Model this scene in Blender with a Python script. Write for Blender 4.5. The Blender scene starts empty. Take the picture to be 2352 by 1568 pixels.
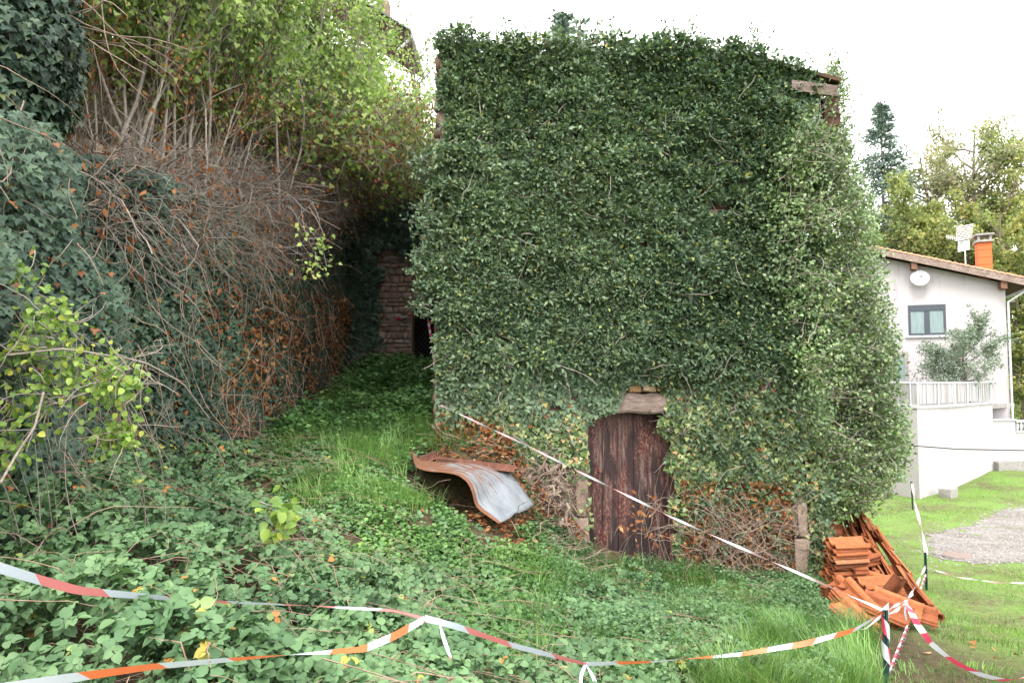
import bpy, bmesh, math
import numpy as np
from math import radians, sin, cos, pi
from mathutils import Vector, Matrix

# ------------------------------------------------------------------ camera, light, exposure
SC = bpy.context.scene
COL = SC.collection
F, CX, CY = 1568.0, 1176.0, 784.0          # focal length and centre of the 2352 px wide frame
PITCH = radians(3.13)
cam_d = bpy.data.cameras.new("camera"); cam = bpy.data.objects.new("camera", cam_d); COL.objects.link(cam)
cam_d.lens = 24; cam_d.sensor_width = 36; cam_d.clip_start = 0.05; cam_d.clip_end = 1500
cam.location = (0, 0, 0); cam.rotation_euler = (radians(90) + PITCH, 0, 0)
SC.camera = cam
SUN_EL, SUN_AZ = radians(52), radians(205)  # azimuth from +Y clockwise
w = bpy.data.worlds.new("World"); SC.world = w; w.use_nodes = True
nt = w.node_tree; nt.nodes.clear()
sky = nt.nodes.new("ShaderNodeTexSky"); sky.sky_type = 'NISHITA'; sky.sun_disc = False
sky.sun_elevation = SUN_EL; sky.sun_rotation = SUN_AZ; sky.dust_density = 4; sky.air_density = 1.2
mixw = nt.nodes.new("ShaderNodeMixRGB"); mixw.inputs[0].default_value = 0.9
mixw.inputs[2].default_value = (12.9, 12.8, 12.7, 1)     # even cloud cover
bg = nt.nodes.new("ShaderNodeBackground"); bg.inputs[1].default_value = 0.12
ow = nt.nodes.new("ShaderNodeOutputWorld")
nt.links.new(sky.outputs[0], mixw.inputs[1]); nt.links.new(mixw.outputs[0], bg.inputs[0]); nt.links.new(bg.outputs[0], ow.inputs[0])
sd = bpy.data.lights.new("sun", 'SUN'); sun = bpy.data.objects.new("sun", sd); COL.objects.link(sun)
sd.energy = 1.0; sd.angle = radians(22); sd.color = (1, 0.97, 0.92)
sdir = Vector((sin(SUN_AZ) * cos(SUN_EL), cos(SUN_AZ) * cos(SUN_EL), sin(SUN_EL)))
sun.rotation_euler = sdir.to_track_quat('Z', 'Y').to_euler()
SC.view_settings.view_transform = 'Standard'; SC.view_settings.look = 'None'
SC.view_settings.gamma = 1; SC.view_settings.use_curve_mapping = False
SC.view_settings.exposure = 1.7
SC.cycles.max_bounces = 8; SC.cycles.diffuse_bounces = 5; SC.cycles.glossy_bounces = 2
SC.cycles.transmission_bounces = 3; SC.cycles.transparent_max_bounces = 4

# ------------------------------------------------------------------ helpers
RNG = np.random.default_rng(7)
CA, SA = cos(PITCH), sin(PITCH)
def P(u, v, Y):
    a = (u - CX) / F; b = (CY - v) / F
    d = np.array([a, CA - SA * b, SA + CA * b]); return d * (Y / d[1])
def proj(p):
    p = np.asarray(p, float); f = p[..., 1] * CA + p[..., 2] * SA; f = np.maximum(f, 1e-3)
    up = -p[..., 1] * SA + p[..., 2] * CA
    return CX + F * p[..., 0] / f, CY - F * up / f
def tag(o, label=None, cat=None, group=None, kind=None):
    if label: o['label'] = label
    if cat: o['category'] = cat
    if group: o['group'] = group
    if kind: o['kind'] = kind
    return o
def empty(name, loc, label, cat, group=None):
    o = bpy.data.objects.new(name, None); COL.objects.link(o); o.location = Vector(loc); o.empty_display_size = .2
    return tag(o, label, cat, group)
def link(name, me, mat, parent=None):
    o = bpy.data.objects.new(name, me); COL.objects.link(o)
    if mat and not me.materials: me.materials.append(mat)
    if parent: o.parent = parent; o.matrix_parent_inverse = Matrix.Translation(-Vector(parent.location))
    return o
def raw_mesh(name, V, T, k, rnd=None, smooth=False, uv=None):
    """V nx3, T mxk faces with k corners"""
    me = bpy.data.meshes.new(name); V = np.ascontiguousarray(V, np.float32); T = np.ascontiguousarray(T, np.int32)
    me.vertices.add(len(V)); me.vertices.foreach_set("co", V.ravel())
    me.loops.add(T.size); me.loops.foreach_set("vertex_index", T.ravel())
    me.polygons.add(len(T)); me.polygons.foreach_set("loop_start", np.arange(0, T.size, k, dtype=np.int32))
    me.polygons.foreach_set("loop_total", np.full(len(T), k, np.int32))
    if smooth: me.polygons.foreach_set("use_smooth", np.ones(len(T), bool))
    if rnd is not None:
        a = me.attributes.new("rnd", 'FLOAT', 'POINT'); a.data.foreach_set("value", np.ascontiguousarray(rnd, np.float32))
    if uv is not None:
        l = me.uv_layers.new(name="UVMap"); l.data.foreach_set("uv", np.ascontiguousarray(uv[T.ravel()], np.float32).ravel())
    me.update(calc_edges=True); return me
def norm(a): return a / np.maximum(np.linalg.norm(a, axis=-1, keepdims=True), 1e-9)
def rdir(n, rng=None):
    rng = rng or RNG; return norm(rng.normal(size=(n, 3)))

# value noise
_L = np.random.default_rng(11).random((64, 64, 64)).astype(np.float32)
def vnoise(p, s=1.0):
    p = np.asarray(p, float) / s + 37.3; i = np.floor(p).astype(int); f = p - i; f = f * f * (3 - 2 * f)
    def g(a, b, c): return _L[(i[..., 0] + a) % 64, (i[..., 1] + b) % 64, (i[..., 2] + c) % 64]
    fx, fy, fz = f[..., 0], f[..., 1], f[..., 2]
    x00 = g(0,0,0)*(1-fx)+g(1,0,0)*fx; x10 = g(0,1,0)*(1-fx)+g(1,1,0)*fx
    x01 = g(0,0,1)*(1-fx)+g(1,0,1)*fx; x11 = g(0,1,1)*(1-fx)+g(1,1,1)*fx
    return (x00*(1-fy)+x10*fy)*(1-fz)+(x01*(1-fy)+x11*fy)*fz
def fbm(p, s, o=3):
    r = 0; a = 1; t = 0
    for k in range(o): r = r + a * vnoise(np.asarray(p) + 13.7 * k, s); t += a; a *= .5; s *= .5
    return r / t
def xyz(x, y, z=0): return np.stack([np.asarray(x, float), np.asarray(y, float), np.zeros_like(np.asarray(x, float)) + z], -1)

# leaf templates: tip along +Y, normal +Z
def tri_template(pts, fold=.25, droop=.15):
    """outline points of the right half from base to tip (x>=0) -> folded leaf"""
    mid = [(0, y, -droop * y * y) for x, y in pts]
    V = []; T = []
    n = len(pts)
    for (x, y), m in zip(pts, mid): V.append(m)
    for s in (1, -1):
        off = len(V)
        for (x, y), m in zip(pts, mid): V.append((s * x, y, m[2] + fold * x))
        for k in range(n - 1):
            q = [k, off + k, off + k + 1, k + 1] if s > 0 else [k, k + 1, off + k + 1, off + k]
            if pts[k][0] > 1e-6: T.append([q[0], q[1], q[2]])
            if pts[k + 1][0] > 1e-6: T.append([q[0], q[2], q[3]])
            elif pts[k][0] > 1e-6: pass
    return np.array(V, float), np.array(T)
def simple(wd, base=.25, fold=.2, droop=.1):
    V = np.array([(0, 0, 0), (wd, base, fold * wd), (0, 1, -droop), (-wd, base, fold * wd)]); return V, np.array([[0, 1, 2], [0, 2, 3]])
HEART = (np.array([(0, .08, 0), (.42, 0, .05), (.5, .3, .1), (.0, 1, -.15), (-.5, .3, .1), (-.42, 0, .05)]),
         np.array([[0, 1, 2], [0, 2, 3], [0, 3, 4], [0, 4, 5]]))
IVY = (np.array([(0, .1, 0), (.3, -.05, .03), (.62, .28, .12), (.3, .45, .05), (0, 1, -.1), (-.3, .45, .05), (-.62, .28, .12), (-.3, -.05, .03)]),
       np.array([[0, 1, 2], [0, 2, 3], [0, 3, 4], [0, 4, 5], [0, 5, 6], [0, 6, 7]]))
LANCE = simple(.26, .4); OVATE = simple(.36, .35); DIAM = simple(.42, .4)
BRAM = tri_template([(0, 0), (.24, .07), (.36, .25), (.38, .45), (.3, .66), (.16, .85), (0, 1.02)], .3, .2)
def leaves(name, tpl, pos, tip, nor, size, rnd, mat, parent=None, more=None):
    """mass of leaves as ONE mesh; `more` = list of extra (tpl,pos,tip,nor,size,rnd)"""
    Vs, Ts, Rs = [], [], []; off = 0
    for (tp, po, ti, no, si, rn) in [(tpl, pos, tip, nor, size, rnd)] + (more or []):
        if len(po) == 0: continue
        tv, tt = tp; ti = norm(np.asarray(ti, float)); X = norm(np.cross(ti, no)); N = np.cross(X, ti)
        R = np.stack([X, ti, N], -1)
        V = np.einsum('nij,vj->nvi', R, tv) * np.asarray(si)[:, None, None] + np.asarray(po)[:, None, :]
        n, k = V.shape[:2]
        T = (tt[None] + (np.arange(n) * k)[:, None, None]).reshape(-1, 3) + off
        Vs.append(V.reshape(-1, 3)); Ts.append(T); Rs.append(np.repeat(rn, k)); off += n * k
    me = raw_mesh(name, np.concatenate(Vs), np.concatenate(Ts), 3, np.concatenate(Rs))
    return link(name, me, mat, parent)
def tubes(name, paths, rad, mat, parent=None, sides=3, rnd=None, closed=True):
    """list of (NxKx3 paths, NxK radii) merged in one mesh"""
    if not isinstance(paths, list): paths = [paths]; rad = [rad]
    Vs, Ts, Rs = [], [], []; off = 0
    for p, r in zip(paths, rad):
        p = np.asarray(p, float); n, k = p.shape[:2]; r = np.broadcast_to(r, (n, k))
        t = norm(np.gradient(p, axis=1)); ref = np.where(np.abs(t[:, :1, 2:3]) > .8, np.array([1., 0, 0]), np.array([0, 0, 1.]))
        a = norm(np.cross(t, np.broadcast_to(ref, t.shape))); b = np.cross(t, a)
        ang = np.arange(sides) * 2 * pi / sides
        V = p[:, :, None] + r[..., None, None] * (a[:, :, None] * np.cos(ang)[None, None, :, None] + b[:, :, None] * np.sin(ang)[None, None, :, None])
        i = np.arange(k - 1)[:, None] * sides; j = np.arange(sides)[None]; j2 = (j + 1) % sides
        q = np.stack([i + j, i + j2, i + sides + j2, i + sides + j], -1).reshape(-1, 4)
        T = (q[None] + (np.arange(n) * k * sides)[:, None, None]).reshape(-1, 4) + off
        Vs.append(V.reshape(-1, 3)); Ts.append(T); Rs.append(np.repeat(RNG.random(n), k * sides)); off += n * k * sides
    me = raw_mesh(name, np.concatenate(Vs), np.concatenate(Ts), 4, np.concatenate(Rs), smooth=True)
    return link(name, me, mat, parent)
def wander(start, d0, length, k=7, wob=.25, grav=0.0, rng=None):
    """random walk polylines: start nx3, d0 nx3, length n"""
    rng = rng or RNG; n = len(start); out = np.zeros((n, k, 3)); out[:, 0] = start; d = norm(np.asarray(d0, float)); st = np.asarray(length)[:, None] / (k - 1)
    for i in range(1, k):
        d = norm(d + rng.normal(size=(n, 3)) * wob + np.array([0, 0, grav])); out[:, i] = out[:, i - 1] + d * st
    return out
def taper(n, k, r0, r1): return np.linspace(1, 0, k)[None] * (np.asarray(r0).reshape(-1, 1) - r1) + r1 + np.zeros((n, k))

def bm_obj(name, bm, mat, parent=None, bevel=0, smooth=False):
    me = bpy.data.meshes.new(name); bm.normal_update(); bm.to_mesh(me); bm.free()
    if smooth:
        for p in me.polygons: p.use_smooth = True
    o = link(name, me, mat, parent)
    if bevel:
        m = o.modifiers.new("bevel", 'BEVEL'); m.width = bevel; m.segments = 2; m.limit_method = 'ANGLE'
    return o
def add_box(bm, c, s, R=None, jit=0):
    vs = []
    for x in (-.5, .5):
        for y in (-.5, .5):
            for z in (-.5, .5):
                v = Vector((x * s[0], y * s[1], z * s[2]))
                if jit: v += Vector(RNG.uniform(-jit, jit, 3))
                if R is not None: v = R @ v
                vs.append(bm.verts.new(v + Vector(c)))
    for f in ((0,1,3,2),(4,6,7,5),(0,4,5,1),(2,3,7,6),(0,2,6,4),(1,5,7,3)): bm.faces.new([vs[i] for i in f])
def box(name, c, s, mat, parent=None, R=None, bevel=0):
    bm = bmesh.new(); add_box(bm, c, s, R); return bm_obj(name, bm, mat, parent, bevel)
def prism(bm, pts, thick):
    """pts: 3D polygon; extruded by vector thick"""
    a = [bm.verts.new(Vector(p)) for p in pts]; b = [bm.verts.new(Vector(p) + Vector(thick)) for p in pts]
    n = len(pts); bm.faces.new(a[::-1]); bm.faces.new(b)
    for i in range(n): bm.faces.new([a[i], a[(i + 1) % n], b[(i + 1) % n], b[i]])
def add_cyl(bm, p0, p1, r0, r1=None, n=12):
    p0, p1 = Vector(p0), Vector(p1); r1 = r0 if r1 is None else r1; d = (p1 - p0).normalized()
    a = d.orthogonal().normalized(); b = d.cross(a)
    A = [bm.verts.new(p0 + r0 * (a * cos(t) + b * sin(t))) for t in [2*pi*i/n for i in range(n)]]
    B = [bm.verts.new(p1 + r1 * (a * cos(t) + b * sin(t))) for t in [2*pi*i/n for i in range(n)]]
    bm.faces.new(A[::-1]); bm.faces.new(B)
    for i in range(n): bm.faces.new([A[i], A[(i+1)%n], B[(i+1)%n], B[i]])

# ------------------------------------------------------------------ materials
class NT:
    def __init__(s, name):
        s.m = bpy.data.materials.new(name); s.m.use_nodes = True; s.t = s.m.node_tree; s.b = s.t.nodes["Principled BSDF"]; s.o = s.t.nodes["Material Output"]
    def n(s, t, **kw):
        x = s.t.nodes.new(t)
        for k, v in kw.items(): setattr(x, k, v)
        return x
    def l(s, a, b): s.t.links.new(a, b)
    def coord(s, scale=(1, 1, 1), kind='Object'):
        c = s.n("ShaderNodeTexCoord"); m = s.n("ShaderNodeMapping"); m.inputs['Scale'].default_value = scale; s.l(c.outputs[kind], m.inputs[0]); return m.outputs[0]
    def noise(s, vec, scale, detail=4, rough=.6, dist=0):
        x = s.n("ShaderNodeTexNoise"); x.inputs['Scale'].default_value = scale; x.inputs['Detail'].default_value = detail; x.inputs['Roughness'].default_value = rough
        x.inputs['Distortion'].default_value = dist
        if vec is not None: s.l(vec, x.inputs['Vector'])
        return x.outputs['Fac']
    def ramp(s, fac, stops, interp='LINEAR'):
        r = s.n("ShaderNodeValToRGB"); r.color_ramp.interpolation = interp; e = r.color_ramp.elements
        while len(e) < len(stops): e.new(0.5)
        for q, (p, c) in zip(e, stops): q.position = p; q.color = (*c, 1) if len(c) == 3 else c
        s.l(fac, r.inputs[0]); return r.outputs[0]
    def mix(s, fac, a, b, mode='MIX'):
        m = s.n("ShaderNodeMixRGB", blend_type=mode)
        for i, x in ((0, fac), (1, a), (2, b)):
            if isinstance(x, (int, float)): m.inputs[i].default_value = x
            elif isinstance(x, tuple): m.inputs[i].default_value = (*x, 1)
            else: s.l(x, m.inputs[i])
        return m.outputs[0]
    def bump(s, h, strength=.5, dist=.02):
        b = s.n("ShaderNodeBump"); b.inputs['Strength'].default_value = strength; b.inputs['Distance'].default_value = dist; s.l(h, b.inputs['Height']); s.l(b.outputs[0], s.b.inputs['Normal'])
    def done(s, col, rough=.7, spec=.3, metal=0):
        if isinstance(col, tuple): s.b.inputs['Base Color'].default_value = (*col, 1)
        else: s.l(col, s.b.inputs['Base Color'])
        s.b.inputs['Roughness'].default_value = rough; s.b.inputs['Specular IOR Level'].default_value = spec; s.b.inputs['Metallic'].default_value = metal
        return s.m
def leaf_mat(name, stops, rough=.5, spec=.35, trans=.22, patch=.35, pscale=1.2):
    s = NT(name); a = s.n("ShaderNodeAttribute", attribute_name="rnd"); c = s.ramp(a.outputs['Fac'], stops)
    v = s.coord(); nz = s.noise(v, pscale, 3)
    hs = s.n("ShaderNodeHueSaturation"); s.l(c, hs.inputs['Color'])
    mr = s.n("ShaderNodeMapRange"); s.l(nz, mr.inputs[0]); mr.inputs[1].default_value = .3; mr.inputs[2].default_value = .7
    mr.inputs[3].default_value = 1 - patch; mr.inputs[4].default_value = 1 + patch; s.l(mr.outputs[0], hs.inputs['Value'])
    m = s.done(hs.outputs[0], rough, spec)
    tr = s.n("ShaderNodeBsdfTranslucent"); g = s.mix(1.0, hs.outputs[0], (1.0, 1.25, .6), 'MULTIPLY'); s.l(g, tr.inputs[0])
    mx = s.n("ShaderNodeMixShader"); mx.inputs[0].default_value = trans; s.l(s.b.outputs[0], mx.inputs[1]); s.l(tr.outputs[0], mx.inputs[2]); s.l(mx.outputs[0], s.o.inputs[0])
    return m
def noisy(name, a, b, scale=4, rough=.8, bump=.3, bd=.01, sc=(1, 1, 1), spec=.25, fine=40):
    s = NT(name); v = s.coord(sc); n = s.noise(v, scale, 6); n2 = s.noise(v, fine, 4); h = s.mix(.5, n, n2)
    c = s.ramp(h, [(.32, a), (.68, b)]); s.bump(h, bump, bd); return s.done(c, rough, spec)
M = {}
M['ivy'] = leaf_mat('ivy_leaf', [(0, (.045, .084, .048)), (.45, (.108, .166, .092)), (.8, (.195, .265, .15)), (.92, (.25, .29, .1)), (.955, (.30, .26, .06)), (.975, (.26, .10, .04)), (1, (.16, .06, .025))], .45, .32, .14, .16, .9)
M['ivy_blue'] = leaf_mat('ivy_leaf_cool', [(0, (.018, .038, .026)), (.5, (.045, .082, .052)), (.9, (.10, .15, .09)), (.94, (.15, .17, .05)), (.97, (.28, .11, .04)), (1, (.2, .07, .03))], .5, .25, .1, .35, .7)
M['ivy_low'] = leaf_mat('ivy_leaf_low', [(0, (.04, .08, .03)), (.45, (.095, .15, .048)), (.75, (.19, .24, .075)), (.9, (.33, .33, .14)), (.95, (.36, .2, .08)), (1, (.24, .08, .03))], .42, .45, .12, .3, .7)
M['shag'] = leaf_mat('shrub_leaf', [(0, (.07, .115, .055)), (.5, (.15, .22, .10)), (.85, (.25, .33, .13)), (.97, (.28, .3, .09)), (1, (.4, .35, .05))], .42, .45, .2, .3, .6)
M['dead'] = leaf_mat('dead_leaf', [(0, (.10, .04, .022)), (.5, (.2, .08, .035)), (.85, (.33, .15, .06)), (1, (.42, .26, .13))], .8, .1, .2, .2)
M['lime'] = leaf_mat('lime_leaf', [(0, (.09, .17, .035)), (.5, (.17, .27, .05)), (.85, (.27, .36, .07)), (1, (.42, .38, .06))], .5, .35, .32, .25, .8)
M['bank'] = leaf_mat('bank_leaf', [(0, (.09, .15, .045)), (.4, (.19, .27, .075)), (.8, (.32, .4, .11)), (.95, (.42, .42, .12)), (1, (.38, .28, .06))], .5, .35, .35, .35, .7)
M['bramble'] = leaf_mat('bramble_leaf', [(0, (.04, .09, .038)), (.4, (.088, .165, .072)), (.8, (.15, .24, .105)), (.93, (.22, .29, .09)), (.975, (.35, .33, .06)), (1, (.4, .17, .05))], .55, .28, .16, .3, 1.1)
M['weed'] = leaf_mat('weed_leaf', [(0, (.04, .095, .033)), (.5, (.085, .18, .055)), (.9, (.16, .28, .08)), (1, (.25, .34, .06))], .5, .35, .2, .3, 1.2)
M['grass'] = leaf_mat('grass_blade', [(0, (.07, .14, .045)), (.5, (.14, .26, .07)), (.85, (.24, .36, .11)), (.95, (.38, .4, .17)), (1, (.42, .36, .18))], .5, .3, .25, .3, 1.0)
M['lawn'] = leaf_mat('lawn_blade', [(0, (.075, .17, .045)), (.5, (.165, .31, .075)), (.85, (.28, .41, .10)), (1, (.38, .36, .18))], .6, .25, .2, .35, 1.3)
M['olive'] = leaf_mat('olive_leaf', [(0, (.09, .12, .09)), (.6, (.19, .24, .18)), (1, (.36, .40, .32))], .5, .3, .15, .2)
M['conifer'] = leaf_mat('conifer_needle', [(0, (.07, .11, .09)), (1, (.19, .25, .21))], .6, .2, .1, .2)
M['autumn'] = leaf_mat('autumn_leaf', [(0, (.11, .15, .06)), (.5, (.22, .24, .09)), (.85, (.36, .32, .11)), (1, (.4, .25, .13))], .6, .2, .35, .25, .25)  # autumn hue, lifted so the distant trees look washed out by glare
M['autumn_hazed'] = leaf_mat('autumn_hazed_leaf', [(0, (.16, .18, .11)), (.6, (.27, .26, .16)), (1, (.42, .28, .2))], .6, .2, .35, .25, .25)  # paler still: distance haze put into the leaf colour
def twig(name, a, b):
    s = NT(name); at = s.n("ShaderNodeAttribute", attribute_name="rnd"); n = s.noise(s.coord(), 30, 3)
    c = s.ramp(at.outputs['Fac'], [(0, a), (1, b)]); c = s.mix(.35, c, s.ramp(n, [(.3, (.03, .025, .02)), (.7, (.4, .36, .31))])); return s.done(c, .85, .15)
M['twig'] = twig('grey_twig', (.16, .12, .1), (.42, .36, .32))
M['twig_brown'] = twig('brown_twig', (.17, .105, .08), (.42, .3, .23))
M['cane'] = twig('cane_stem', (.2, .10, .07), (.36, .24, .16))
M['bark'] = noisy('bark', (.07, .055, .045), (.2, .16, .13), 6, .9, .8, .02, (1, 1, .3))
M['root'] = noisy('ivy_root', (.16, .115, .085), (.38, .3, .24), 8, .9, .7, .01)

def ground_mat():
    s = NT('ground_soil'); v = s.coord(); n = s.noise(v, .9, 5); n2 = s.noise(v, 14, 6, .7); n3 = s.noise(v, 70, 3, .7)
    g = s.ramp(n3, [(.3, (.07, .13, .035)), (.7, (.2, .3, .07))]); d = s.ramp(n2, [(.3, (.06, .045, .03)), (.7, (.17, .13, .085))])
    k = s.ramp(s.mix(.45, n, n2), [(.36, (1, 1, 1)), (.56, (0, 0, 0))])
    sx = s.n("ShaderNodeSeparateXYZ"); s.l(s.coord(), sx.inputs[0]); mr = s.n("ShaderNodeMapRange"); s.l(sx.outputs[0], mr.inputs[0]); mr.inputs[1].default_value = 3.6; mr.inputs[2].default_value = 4.8
    soil = s.ramp(n2, [(.3, (.035, .026, .018)), (.7, (.11, .08, .05))]); s.bump(s.mix(.5, n2, n3), .7, .04); return s.done(s.mix(mr.outputs[0], s.mix(.05, soil, g), s.mix(k, g, d)), .95, .1)
M['ground'] = ground_mat()
def gravel_mat():
    s = NT('gravel'); v = s.coord(); vo = s.n("ShaderNodeTexVoronoi"); vo.inputs['Scale'].default_value = 28; s.l(v, vo.inputs['Vector'])
    n = s.noise(v, 1.1, 5); c = s.ramp(n, [(.35, (.15, .135, .12)), (.65, (.23, .22, .215))])
    bw = s.n("ShaderNodeRGBToBW"); s.l(vo.outputs['Color'], bw.inputs[0])
    c = s.mix(.6, c, s.ramp(bw.outputs[0], [(.2, (.45, .45, .45)), (.8, (1.5, 1.45, 1.4))]), 'MULTIPLY'); s.bump(vo.outputs['Distance'], .8, .03); return s.done(c, .95, .15)
M['gravel'] = gravel_mat()
def stone_mat(name, cols):
    s = NT(name); v = s.coord(); at = s.n("ShaderNodeAttribute", attribute_name="rnd"); c = s.ramp(at.outputs['Fac'], cols)
    n = s.noise(v, 9, 6, .7); n2 = s.noise(v, 60, 4); h = s.mix(.5, n, n2)
    c = s.mix(.75, c, s.ramp(h, [(.3, (.5, .48, .46)), (.7, (1.35, 1.3, 1.25))]), 'MULTIPLY'); s.bump(h, .8, .03); return s.done(c, .93, .15)
M['stone'] = stone_mat('rubble_stone', [(0, (.11, .075, .065)), (.35, (.2, .13, .105)), (.7, (.28, .19, .15)), (1, (.22, .19, .17))])
M['stone_brown_lit'] = stone_mat('brown_rubble_lit', [(0, (.2, .145, .12)), (.5, (.34, .25, .21)), (1, (.3, .26, .24))])  # brown rubble, colour raised to put more light into the dim recess
M['stone_tan'] = stone_mat('tan_stone', [(0, (.3, .17, .09)), (.5, (.42, .27, .14)), (1, (.46, .36, .26))])
M['stone_pale'] = stone_mat('pale_stone', [(0, (.2, .145, .115)), (1, (.36, .285, .235))])
M['mortar'] = noisy('earth_mortar', (.14, .1, .075), (.31, .24, .18), 5, .95, .8, .03)
M['black'] = NT('black_shade').done((.012, .011, .011), 1, 0)  # plain black painted in for unlit depth behind openings
def wood_mat(name, cols, zs=.12, sc=22):
    s = NT(name); v = s.coord((1, 1, zs)); n = s.noise(v, sc, 6, .65, .6); n2 = s.noise(s.coord((1, 1, .3)), 3.2, 5, .65, .4)
    c = s.ramp(s.mix(.55, n, n2), cols); s.bump(n, .6, .008); return s.done(c, .8, .2)
def door_mat():
    s = NT('stained_door_wood'); v = s.coord((1, 1, .07)); n = s.noise(v, 34, 8, .75, .3); n2 = s.noise(s.coord((1.3, 1, .35)), 3.0, 6, .65, .5); n3 = s.noise(s.coord((1, 1, .5)), 45, 5, .7)
    a = s.ramp(n, [(.38, (.015, .009, .011)), (.5, (.075, .04, .035)), (.6, (.22, .155, .13))])
    b = s.ramp(n3, [(.38, (.03, .011, .011)), (.52, (.12, .035, .026)), (.64, (.24, .17, .14))])
    c = s.mix(s.ramp(n2, [(.42, (0, 0, 0)), (.6, (1, 1, 1))]), a, b)
    dk = s.noise(s.coord((2.2, 1, .55)), 2.1, 4, .6, .3); c = s.mix(s.ramp(dk, [(.47, (0, 0, 0)), (.56, (.85, .85, .85))]), c, (.018, .011, .013))
    s.bump(n, .7, .01); return s.done(c, .62, .3)
M['door'] = door_mat()
def hwood(name, cols):
    s = NT(name); v = s.coord((.12, 1, 1)); n = s.noise(v, 42, 8, .75, .8); n2 = s.noise(s.coord((.4, 1, 1)), 5, 4)
    c = s.ramp(s.mix(.35, n, n2), cols); s.bump(n, .9, .015); return s.done(c, .9, .15)
M['oldwood'] = hwood('weathered_wood', [(.33, (.06, .045, .04)), (.5, (.22, .165, .14)), (.66, (.42, .34, .30))])
M['greywood'] = hwood('grey_rotten_wood', [(.33, (.05, .035, .03)), (.5, (.14, .105, .09)), (.66, (.27, .22, .2))])
M['brownwood'] = hwood('rotten_brown_wood', [(.33, (.035, .02, .015)), (.66, (.13, .075, .05))])
M['rafter'] = hwood('house_rafter', [(.33, (.12, .06, .04)), (.66, (.24, .13, .09))])
def sheet_mat():
    s = NT('rusty_galvanised'); uv = s.n("ShaderNodeUVMap").outputs[0]; m = s.n("ShaderNodeMapping"); m.inputs['Scale'].default_value = (1.6, 7, 1); s.l(uv, m.inputs[0])
    n = s.noise(m.outputs[0], 2.6, 9, .7, .5); fine = s.noise(s.coord(), 90, 4); big = s.noise(s.coord(), 6, 4)
    z = s.ramp(s.mix(.5, fine, big), [(.35, (.15, .165, .185)), (.65, (.31, .335, .37))])
    r = s.ramp(fine, [(.3, (.09, .038, .022)), (.7, (.25, .11, .055))])
    sep = s.n("ShaderNodeSeparateXYZ"); s.l(uv, sep.inputs[0])
    grad = s.ramp(sep.outputs[0], [(0, (.85, .85, .85)), (.2, (.7, .7, .7)), (.42, (.61, .61, .61)), (.62, (.55, .55, .55)), (.78, (.46, .46, .46)), (1, (.36, .36, .36))])
    edge = s.ramp(sep.outputs[1], [(0, (.95, .95, .95)), (.035, (.5, .5, .5)), (.07, (.0, .0, .0))])
    k = s.mix(1, s.mix(.5, n, grad), edge, 'ADD'); k = s.ramp(k, [(.51, (0, 0, 0)), (.56, (1, 1, 1))])
    s.bump(fine, .3, .006); s.l(s.ramp(k, [(0, (.42, .42, .42)), (1, (.9, .9, .9))]), s.b.inputs['Roughness'])
    s.done(s.mix(k, z, r), .5, .5, .15); s.l(s.ramp(k, [(0, (.42, .42, .42)), (1, (.9, .9, .9))]), s.b.inputs['Roughness']); return s.m
M['sheet'] = sheet_mat()
M['rust'] = noisy('rust', (.09, .04, .03), (.24, .11, .075), 12, .9, .5)
def tape_mat(name, red, white, period=.5, slant=.22):
    s = NT(name); uv = s.n("ShaderNodeUVMap"); sep = s.n("ShaderNodeSeparateXYZ"); s.l(uv.outputs[0], sep.inputs[0])
    m = s.n("ShaderNodeMath", operation='MULTIPLY_ADD'); s.l(sep.outputs[1], m.inputs[0]); m.inputs[1].default_value = slant; s.l(sep.outputs[0], m.inputs[2])
    d = s.n("ShaderNodeMath", operation='DIVIDE'); s.l(m.outputs[0], d.inputs[0]); d.inputs[1].default_value = period
    f = s.n("ShaderNodeMath", operation='FRACT'); s.l(d.outputs[0], f.inputs[0])
    g = s.n("ShaderNodeMath", operation='GREATER_THAN'); s.l(f.outputs[0], g.inputs[0]); g.inputs[1].default_value = .5
    c = s.mix(g.outputs[0], white, red); s.done(c, .35, .5)
    tr = s.n("ShaderNodeBsdfTranslucent"); s.l(c, tr.inputs[0]); mx = s.n("ShaderNodeMixShader"); mx.inputs[0].default_value = .25
    s.l(s.b.outputs[0], mx.inputs[1]); s.l(tr.outputs[0], mx.inputs[2]); s.l(mx.outputs[0], s.o.inputs[0]); return s.m
M['tape_pink'] = tape_mat('pink_tape', (.62, .2, .2), (.5, .55, .62), .5, .05)
M['tape_orange'] = tape_mat('orange_tape', (.72, .17, .06), (.52, .56, .6), .46, .05)
M['tape_red'] = tape_mat('red_tape', (.6, .06, .12), (.56, .58, .62), .36, .06)
M['tape_white'] = tape_mat('faded_tape', (.58, .36, .38), (.6, .61, .64), .55, .05)
M['post'] = NT('green_post').done((.01, .045, .035), .5, .4)
M['cable'] = NT('black_cable').done((.01, .01, .012), .5, .4)
def terracotta():
    s = NT('terracotta'); v = s.coord(); oi = s.n("ShaderNodeObjectInfo"); n = s.noise(v, 22, 6, .7)
    c = s.ramp(oi.outputs['Random'], [(0, (.12, .042, .02)), (.3, (.25, .08, .034)), (.75, (.36, .12, .048)), (1, (.4, .17, .085))])
    c = s.mix(.6, c, s.ramp(n, [(.35, (.55, .5, .48)), (.65, (1.15, 1.15, 1.15))]), 'MULTIPLY'); c = s.mix(s.ramp(s.noise(s.coord(kind='Object'), 7, 5, .7), [(.56, (0, 0, 0)), (.68, (.75, .75, .75))]), c, (.07, .06, .035)); s.bump(n, .3, .005); return s.done(c, .85, .2)
M['tile'] = terracotta()
M['rooftile'] = noisy('roof_tile', (.42, .17, .1), (.62, .32, .22), 9, .9, .4, .01)
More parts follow.
